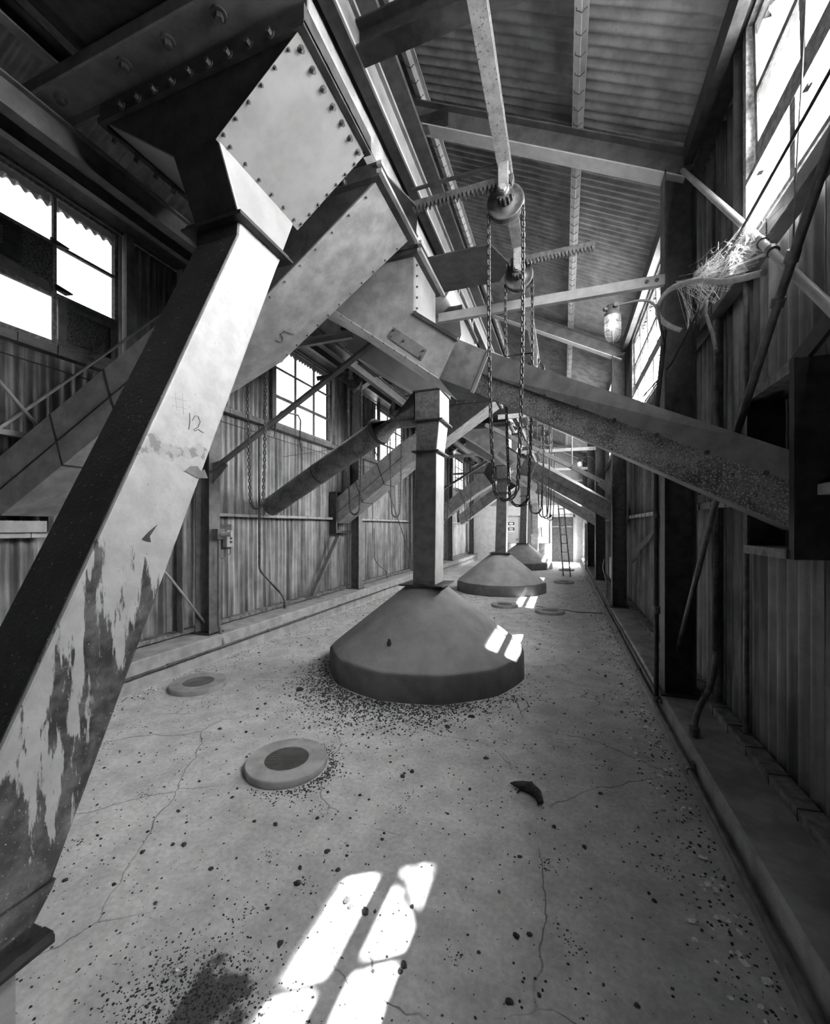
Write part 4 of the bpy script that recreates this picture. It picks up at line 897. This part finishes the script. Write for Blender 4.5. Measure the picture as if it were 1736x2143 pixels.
for (a, c_) in (((-4.48, 7.36, 1.52), (-4.33, 7.40, 2.36)), ((-4.48, 7.40, 1.52), (-4.33, 8.02, 1.57)), ((-4.48, 7.40, 2.32), (-4.33, 8.02, 2.36))): q = MB(); q.box(a, c_); q.build('board', M['dark'], t)
t = thing('duct_box', (-4.42, 2.2, 1.6), 'pale boxed opening around the end of the duct marked five', 'box')
for (a, c_, m_) in (((-4.48, 2.40, 1.60), (-4.36, 2.44, 2.45), 'dark'), ((-4.48, 1.6, 1.60), (-4.38, 2.40, 1.70), 'light')): q = MB(); q.box(a, c_); q.build('board', M[m_], t)
t = thing('socket_box', (-4.1, 4.1, 1.5), 'square socket box with a round cap on the face of the first carton-side column', 'socket')
b = MB(); b.box((-4.145, 4.03, 1.49), (-4.05, 4.15, 1.62)); b.build('box', M['mid'], t, bevel=.006)
b = MB(); b.ring((-4.0, 4.12, 1.555), (.9, .4, 0), .032, .12, 16); b.ring((-3.945, 4.145, 1.555), (.9, .4, 0), .045, .015, 16); b.build('cap', M['light'], t)
b = MB(); b.tube([(-4.09, 4.09, 1.49), (-4.09, 4.09, .42), (-4.06, 4.09, .30), (-4.02, 4.09, .16)], .019, 10); b.build('conduit', M['mid'], t)
t = thing('starter_box', (-4.3, 4.5, 1.38), 'grey push-button starter box on a dark plate behind the first carton-side column', 'switch')
b = MB(); b.box((-4.36, 4.30, 1.34), (-4.34, 4.56, 1.68)); b.build('back_plate', M['dark'], t)
b = MB(); b.box((-4.34, 4.40, 1.37), (-4.26, 4.53, 1.60)); b.build('case', M['light'], t, bevel=.01)
b = MB()
for k in range(3): b.ring((-4.255, 4.465, 1.44 + .05 * k), (1, 0, 0), .016, .02, 12)
b.build('push_button', M['dark'], t)
b = MB(); b.tube([(-4.3, 4.5, 1.37), (-4.28, 4.48, 1.28), (-4.3, 4.36, 1.22), (-4.34, 4.30, 1.24)], .008, 6); b.build('lead', M['pipe'], t)
b = MB(); b.box((-4.42, 2.62, KL), (-4.40, 3.25, .78)); tag(b.build('plywood_sheet', M['wood']), 'worn plywood sheet standing on the taller kerb behind the big leaning chute', 'board')
b = MB(); b.tube([(-4.2, 2.98, KL), (-4.2, 2.98, .6)], .022, 10); tag(b.build('pipe_stub', M['pipe']), 'short pipe stub rising from the taller kerb behind the big chute', 'pipe')
# boxes and cables on the lamp-side kerb
t = thing('junction_box', (1.0, 9.6, .5), 'grey junction box low on the lamp-side wall past the second column', 'box')
b = MB(); b.box((.93, 9.55, .55), (1.15, 9.85, 1.0)); b.build('case', M['light'], t, bevel=.01); b = MB(); b.tube([(.98, 9.6, .55), (.96, 9.3, .45), (.99, 9.0, .6), (1.0, 8.8, 1.1)], .012, 8); b.build('conduit', M['rubber'], t)
pipe('loose_cable', [(.78, 9.0, KR + .01), (.83, 9.4, .5), (.80, 9.9, .75), (.86, 10.3, .9)], .010, 'rubber', 'loose cable drooping onto the lamp-side kerb past the second column', 'cable', 6)
t = thing('cable_coil', (.75, 14.2, .8), 'tangled coil of cable hung on a column at the end of the lamp side', 'cable')
b = MB()
for k in range(7):
    pts = []
    for j in range(25):
        a = 2 * PI * j / 24; pts.append((.72 + .03 * math.sin(3 * a + k), 15.2 + .10 * math.cos(a) * (1 + .15 * k / 7) + .05 * k, 1.15 + (.55 + .05 * k) * math.sin(a) - .04 * k))
    b.tube(pts, .013, 6, False)
b.build('loop', M['rubber'], t)

# ------------------------------------------------------------------ far end
b = MB(); b.box((-2.60, Y1 - .03, 0), (-2.06, Y1 - .001, 2.10)); d = struct(b.build('door_1', M['door']))
b = MB(); b.box((-2.68, Y1 - .04, 0), (-2.60, Y1 - .001, 2.16)); b.box((-2.06, Y1 - .04, 0), (-1.98, Y1 - .001, 2.16)); b.box((-2.68, Y1 - .04, 2.10), (-1.98, Y1 - .001, 2.18)); b.build('door_frame', M['light'], d)
b = MB(); b.ring((-2.12, Y1 - .06, 1.02), (0, -1, 0), .03, .06, 12); b.build('handle', M['dark'], d)
for z in (1.72, 1.46):
    t = thing('door_sign', (-2.36, Y1 - .05, z), '%s of the two black and white notices on the end-wall door' % ('upper' if z > 1.6 else 'lower'), 'sign')
    b = MB(); b.box((-2.56, Y1 - .04, z - .06), (-2.24, Y1 - .031, z + .15)); b.build('panel', M['signwhite'], t)
    b = MB(); b.box((-2.55, Y1 - .045, z + .0), (-2.25, Y1 - .041, z + .14)); b.build('black_band', M['signblack'], t)
    b = MB()
    pts = [(-2.40 + (.10 if abs(math.cos(a)) > 0 else 0) * math.cos(a) * 1.05, z + .07 + .045 * math.sin(a)) for a in [2 * PI * k / 24 for k in range(24)]]
    b.prism(pts, 0, 'Y', Y1 - .049, Y1 - .046); b.build('oval', M['signwhite'], t)
b = MB(); b.box((-.52, Y1 - .03, 0), (.42, Y1 - .001, 2.10)); d = struct(b.build('door_2', M['dark'])); 
b = MB(); b.box((-.60, Y1 - .05, 0), (-.52, Y1 - .001, 2.2)); b.box((.42, Y1 - .05, 0), (.5, Y1 - .001, 2.2)); b.box((-.60, Y1 - .05, 2.10), (.5, Y1 - .001, 2.2)); b.build('door_frame', M['light'], d)
b = MB(); b.box((-.06, Y1 - .04, 0), (-.04, Y1 - .031, 2.1)); b.box((-.5, Y1 - .04, 1.62), (.4, Y1 - .031, 1.68)); b.build('rail', M['mid'], d)
t = thing('wall_duct', (-1.55, Y1 - .2, 0), 'pale upright duct against the end wall between the doors', 'duct')
b = MB(); b.box((-1.45, Y1 - .25, 0), (-1.15, Y1 - .02, 1.15)); b.build('lower_box', M['duct'], t); b = MB(); b.box((-1.40, Y1 - .22, 1.3), (-1.15, Y1 - .02, 2.75)); b.build('upper_box', M['mid'], t); b = MB(); b.box((-1.47, Y1 - .27, 1.15), (-1.13, Y1 - .02, 1.3)); b.build('collar', M['pale'], t)
def barrel(x, y, label):
    t = thing('barrel', (x, y, 0), label, 'barrel')
    b = MB(); b.lathe((x, y, 0), [(.27, 0), (.28, .02), (.28, .28), (.292, .30), (.28, .32), (.28, .56), (.292, .58), (.28, .60), (.28, .84), (.285, .86), (.27, .87), (.26, .85), (0, .85)], 32); b.build('drum', M['barrel'], t)
    b = MB(); b.lathe((x, y, .85), [(.27, .0), (.29, .01), (.29, .03), (.27, .035)], 32); b.build('rim', M['light'], t)
barrel(-.80, 19.9, 'white steel barrel standing beside the dark end door'); barrel(-2.35, 19.8, 'white steel barrel half hidden by the third cone, in front of the signed door')
# step ladder
t = thing('ladder', (.1, 14.6, 0), 'narrow timber ladder leaning up into the dark near the end door', 'ladder')
for s in (-1, 1):
    b = MB(); b.beam((.10 + .11 * s, 14.6 - .1 * s, 0), (-.09 + .085 * s, 14.85 - .08 * s, 2.42), [(-.02, -.04), (.02, -.04), (.02, .04), (-.02, .04)], (0, 1, 0)); b.build('rail', M['wood'], t)
for k in range(8):
    z = .22 + .29 * k; f = z / 2.42; xm = .10 - .19 * f; ym = 14.6 + .25 * f
    b = MB(); b.beam((xm - .11, ym + .09, z), (xm + .11, ym - .09, z), [(-.015, -.015), (.015, -.015), (.015, .015), (-.015, .015)]); b.build('rung', M['light'], t)
pipe('wall_tap', [(-1.0, Y1 - .02, 1.6), (-1.0, Y1 - .06, 1.6), (-.98, Y1 - .06, 1.2), (-.96, Y1 - .06, 1.15)], .022, 'iron', 'iron tap and pipe on the white end wall', 'pipe', 8)
t = thing('pipe_hanger', (.0, 16.5, 2.6), 'pale thin pipe hanger hanging from the roof at the far end', 'frame')
b = MB(); b.tube([(.2, 11.5, 4.6), (.2, 11.5, 3.1)], .016, 6); b.build('drop', M['mid'], t); b = MB(); b.tube([(-.1, 11.5, 4.58), (.8, 11.5, 4.58)], .016, 6); b.build('bar', M['mid'], t)

# ------------------------------------------------------------------ litter on the floor
def rock_mesh(seed, flat=.6):
    rr = random.Random(seed); b = MB(); n, m_ = 9, 5; rings = []
    for j in range(m_ + 1):
        a = PI * (j / m_) - PI / 2; rings.append([])
        for k in range(n):
            q = 2 * PI * k / n; r = math.cos(a) * rr.uniform(.7, 1.15); rings[-1].append((r * math.cos(q) + rr.uniform(-.1, .1) * math.cos(a), .8 * r * math.sin(q), max(0, (math.sin(a) * .9 + .35)) * flat * rr.uniform(.8, 1.1)))
    b.loft(rings, True, True, False); return b
ROCK = []
for k in range(8):
    o = rock_mesh(k).build('dirt_clod', M['clod']); ROCK.append(o.data); bpy.data.objects.remove(o)
def inside(x, y):
    if not (-3.9 < x < .7): return False
    for cy in (4.73, 10.9, 17.1):
        if math.hypot(x + 1.545, y - cy) < 1.2: return False
    for hx, hy in ((-1.80, 2.40), (-3.55, 3.28), (-.25, 8.35), (-1.15, 8.7)):
        if math.hypot(x - hx, y - hy) < .30: return False
    return not (-2.4 < x < -1.58 and y < .86)
def clod(x, y, r, i, name='dirt_clod', data=None, label='dark dirt clod lying on the concrete floor', grp='dirt clods on the floor', cat='clod', z=0.):
    o = bpy.data.objects.new(name, data or ROCK[i % 8]); COL.objects.link(o); o.location = (x, y, z); o.scale = (r, r, r * R.uniform(.7, 1.1)); o.rotation_euler = (0, 0, R.uniform(0, 6.28)); tag(o, label, cat, grp)
# the larger clods, where the picture shows them
BIG = [(-1.13, 1.83, .017), (-.9, 1.62, .020), (-.87, 1.60, .016), (-.80, 1.60, .02), (-1.02, 1.75, .014), (-.62, 1.69, .011), (-.18, 1.71, .016), (-.13, 1.735, .014), (-.57, 1.43, .012), (-.24, 1.22, .015), (-1.16, 1.62, .02), (-1.2, 1.7, .012), (-1.31, 2.02, .013), (-.9, 2.0, .012), (-1.0, 2.55, .02), (-.96, 2.62, .02), (-.52, 2.95, .02), (-.9, 3.3, .03), (-2.5, 3.55, .045), (-2.2, 3.5, .03), (-.75, 3.55, .03), (-.05, 2.4, .015), (.1, 2.3, .015), (-1.6, 1.55, .015), (-1.85, 1.62, .016), (-1.5, 1.9, .016), (-1.9, 2.0, .014), (-2.1, 1.8, .013)]
n_ = 0
for x, y, r in BIG: clod(x, y, r, n_); n_ += 1
while n_ < 300:
    y = .9 + 6.8 * R.random() ** 1.7; x = R.uniform(-3.8, .68)
    if not inside(x, y): continue
    clod(x, y, R.choice((.005, .006, .008, .008, .010, .013)) * (1 + .09 * y), n_); n_ += 1
# fine crumbs nobody could count
b = MB(); rr = random.Random(11)
def crumb(x, y, r, z=0.):
    a = rr.uniform(0, 6.28); p = [(x + r * math.cos(a + q) * rr.uniform(.6, 1.2), y + r * math.sin(a + q) * rr.uniform(.6, 1.2), z) for q in (0, 1.57, 3.14, 4.71)] + [(x, y, z + r * rr.uniform(.5, 1.0))]
    b.add(p, [(0, 1, 4), (1, 2, 4), (2, 3, 4), (3, 0, 4)])
for i in range(4200):     # drift in front of and around the first cone
    a = rr.gauss(-1.75, .6); d = 1.15 + abs(rr.gauss(0, .16 + .20 * max(0, 1 - abs(a + 1.75)))); x, y = -1.545 + d * math.cos(a), 4.73 + d * math.sin(a); crumb(x, y, rr.choice((.004, .006, .006, .009, .013)))
for i in range(7000):
    y = .8 + 9.5 * rr.random() ** 1.6; x = rr.uniform(-3.95, .74)
    if inside(x, y): crumb(x, y, rr.choice((.002, .0025, .003, .004, .006)) * (1 + .10 * y))
for i in range(2600):     # along both kerbs
    y = 1 + 14 * rr.random() ** 1.4; s = rr.random() < .55; x = .74 - abs(rr.gauss(0, .13)) if s else -3.98 + abs(rr.gauss(0, .13)); crumb(x, y, rr.choice((.003, .004, .006, .008)) * (1 + .06 * y))
for i in range(1500):     # dirt patch by the tall chute
    x, y = rr.gauss(-1.22, .16), rr.gauss(1.08, .12)
    if inside(x, y): crumb(x, y, rr.choice((.002, .003, .004, .006)))
for i in range(500):      # round the nearest hatch
    a = rr.gauss(-.1, .7); d = .285 + abs(rr.gauss(0, .05)); crumb(-1.80 + d * math.cos(a), 2.40 + d * math.sin(a), rr.choice((.004, .006, .008)))
for cl in range(46):      # small heaps
    cy = .95 + 5 * rr.random() ** 1.5; cx = rr.uniform(-3.4, .5)
    if inside(cx, cy):
        for i in range(34): crumb(cx + rr.gauss(0, .028), cy + rr.gauss(0, .028), rr.choice((.002, .003, .005)))
for i in range(70): crumb(-1.545 + rr.gauss(0, .34), 4.73 - .36 + rr.gauss(0, .1), .003, .0)
tag(b.build('floor_crumbs', M['clod'], recalc=False), 'fine dark crumbs and grit strewn over the whole floor', 'grit', kind='stuff')
# pale flakes along the lamp-side kerb
b = MB(); b.add([(-1, -.5, .05), (0, -.75, .25), (1, -.2, .1), (.8, .5, .3), (-.2, .7, .1), (-.9, .3, .35)], [(0, 1, 5), (1, 4, 5), (1, 2, 4), (2, 3, 4)]); fo = b.build('dry_flake', M['flake'], recalc=False); FL = fo.data; bpy.data.objects.remove(fo)
for k in range(150):
    y = 1.25 + 7.5 * R.random() ** 1.3; x = .70 - abs(R.gauss(0, .10))
    clod(x, y, R.choice((.009, .012, .016, .021)), 0, 'dry_flake', FL, 'pale dry flake lying along the lamp-side kerb', 'dry flakes by the kerb', 'flake', .004)
for k in range(60):
    y = 2.6 + 7 * R.random(); clod(-3.95 + abs(R.gauss(0, .12)), y, R.choice((.010, .013, .017)), 0, 'dry_flake', FL, 'pale dry flake lying along the taller kerb', 'dry flakes by the taller kerb', 'flake', .004)
for k in range(60):
    x, y = R.uniform(-3.3, .5), 1 + 5 * R.random() ** 1.5
    if inside(x, y): clod(x, y, R.choice((.004, .006, .008)), 0, 'dry_flake', FL, 'pale dry flake lying out on the open floor', 'dry flakes on the open floor', 'flake', .004)
# shrivelled lump
t = thing('debris_lump', (-.20, 2.65, 0), 'dark shrivelled lump with stubby ends lying alone on the floor', 'lump')
b = MB(); b.tube([(-.30, 2.69, .02), (-.25, 2.67, .03), (-.20, 2.665, .035), (-.15, 2.62, .03), (-.12, 2.56, .02)], [.012, .026, .032, .028, .010], 9); b.build('body', M['clod'], t)
for p, q in (((-.25, 2.67, .02), (-.27, 2.62, .008)), ((-.16, 2.63, .03), (-.14, 2.55, .006)), ((-.22, 2.68, .03), (-.19, 2.73, .03)), ((-.28, 2.69, .02), (-.32, 2.70, .012))):
    c_ = MB(); c_.tube([p, q], [.012, .005], 6); c_.build('limb', M['clod'], t)
pipe('slack_cord', [(-.55, 8.9, .006), (-.1, 8.75, .006), (.3, 8.55, .006), (.7, 8.6, .01)], .007, 'black', 'thin dark cord lying on the floor beyond the first cone', 'cord', 5)
o = rock_mesh(21, 1.2).build('dirt_clod', M['clod']); o.location = (-1.66, 3.86, .44); o.scale = (.022, .022, .05); tag(o, 'dark crusty clod stuck on the slope of the first cone', 'clod')

# ------------------------------------------------------------------ light (the sky is brighter on the sun's side)
SKY_LO, SKY_HI = .8, 14.
w = bpy.data.worlds.new('sky'); S.world = w; w.use_nodes = True
wn = w.node_tree.nodes; wl = w.node_tree.links
g = wn.new('ShaderNodeTexCoord'); dp = wn.new('ShaderNodeVectorMath'); dp.operation = 'DOT_PRODUCT'
wl.new(g.outputs['Generated'], dp.inputs[0]); dp.inputs[1].default_value = Vector((1, .5, .6)).normalized()
mr = wn.new('ShaderNodeMapRange'); mr.interpolation_type = 'SMOOTHSTEP'; mr.inputs[1].default_value = -.75; mr.inputs[2].default_value = .9; mr.inputs[3].default_value = SKY_LO; mr.inputs[4].default_value = SKY_HI
wl.new(dp.outputs['Value'], mr.inputs[0]); wl.new(mr.outputs[0], wn['Background'].inputs[1]); wn['Background'].inputs[0].default_value = (1, 1, 1, 1)
sl = bpy.data.lights.new('sun', 'SUN'); sl.energy = 16.; sl.angle = math.radians(.8)
so = bpy.data.objects.new('sun', sl); COL.objects.link(so); so.location = (8, 4, 14)
so.rotation_euler = Vector((-1, -.66, -2.05)).to_track_quat('-Z', 'Y').to_euler()
for side, ws, x, z0, z1 in ((1, WR, XR + .12, ZR0, ZR1), (-1, WL, XL - .12, ZL0, ZL1)):
    for a, c, n in ws:
        al = bpy.data.lights.new('window_portal', 'AREA'); al.shape = 'RECTANGLE'; al.size = c - a; al.size_y = z1 - z0; al.cycles.is_portal = True
        ao = bpy.data.objects.new('window_portal', al); COL.objects.link(ao); ao.location = (x, (a + c) / 2, (z0 + z1) / 2)
        ao.rotation_euler = Vector((-side, 0, 0)).to_track_quat('-Z', 'Z').to_euler()

# ------------------------------------------------------------------ camera
F, VX, VY = 868., 1179., 1102.
cam = bpy.data.cameras.new('camera'); co = bpy.data.objects.new('camera', cam); COL.objects.link(co); S.camera = co
cam.sensor_fit = 'VERTICAL'; cam.sensor_height = 36.; cam.lens = 36. * F / 2143.; cam.clip_start = .05; cam.clip_end = 200
cam.shift_y = (VY - 2143 / 2) / 2143.
co.location = (0, 0, 1.65); co.rotation_euler = (PI / 2, 0, math.atan((VX - 868) / F))
S.view_settings.view_transform = 'Standard'; S.view_settings.look = 'None'; S.view_settings.gamma = 1; S.view_settings.exposure = 2.3; S.view_settings.use_curve_mapping = False
S.cycles.use_denoising = True; S.cycles.use_adaptive_sampling = True; S.cycles.adaptive_threshold = .02; S.cycles.max_bounces = 8; S.cycles.diffuse_bounces = 5; S.cycles.transparent_max_bounces = 12; S.cycles.sample_clamp_indirect = 8; S.cycles.caustics_reflective = False
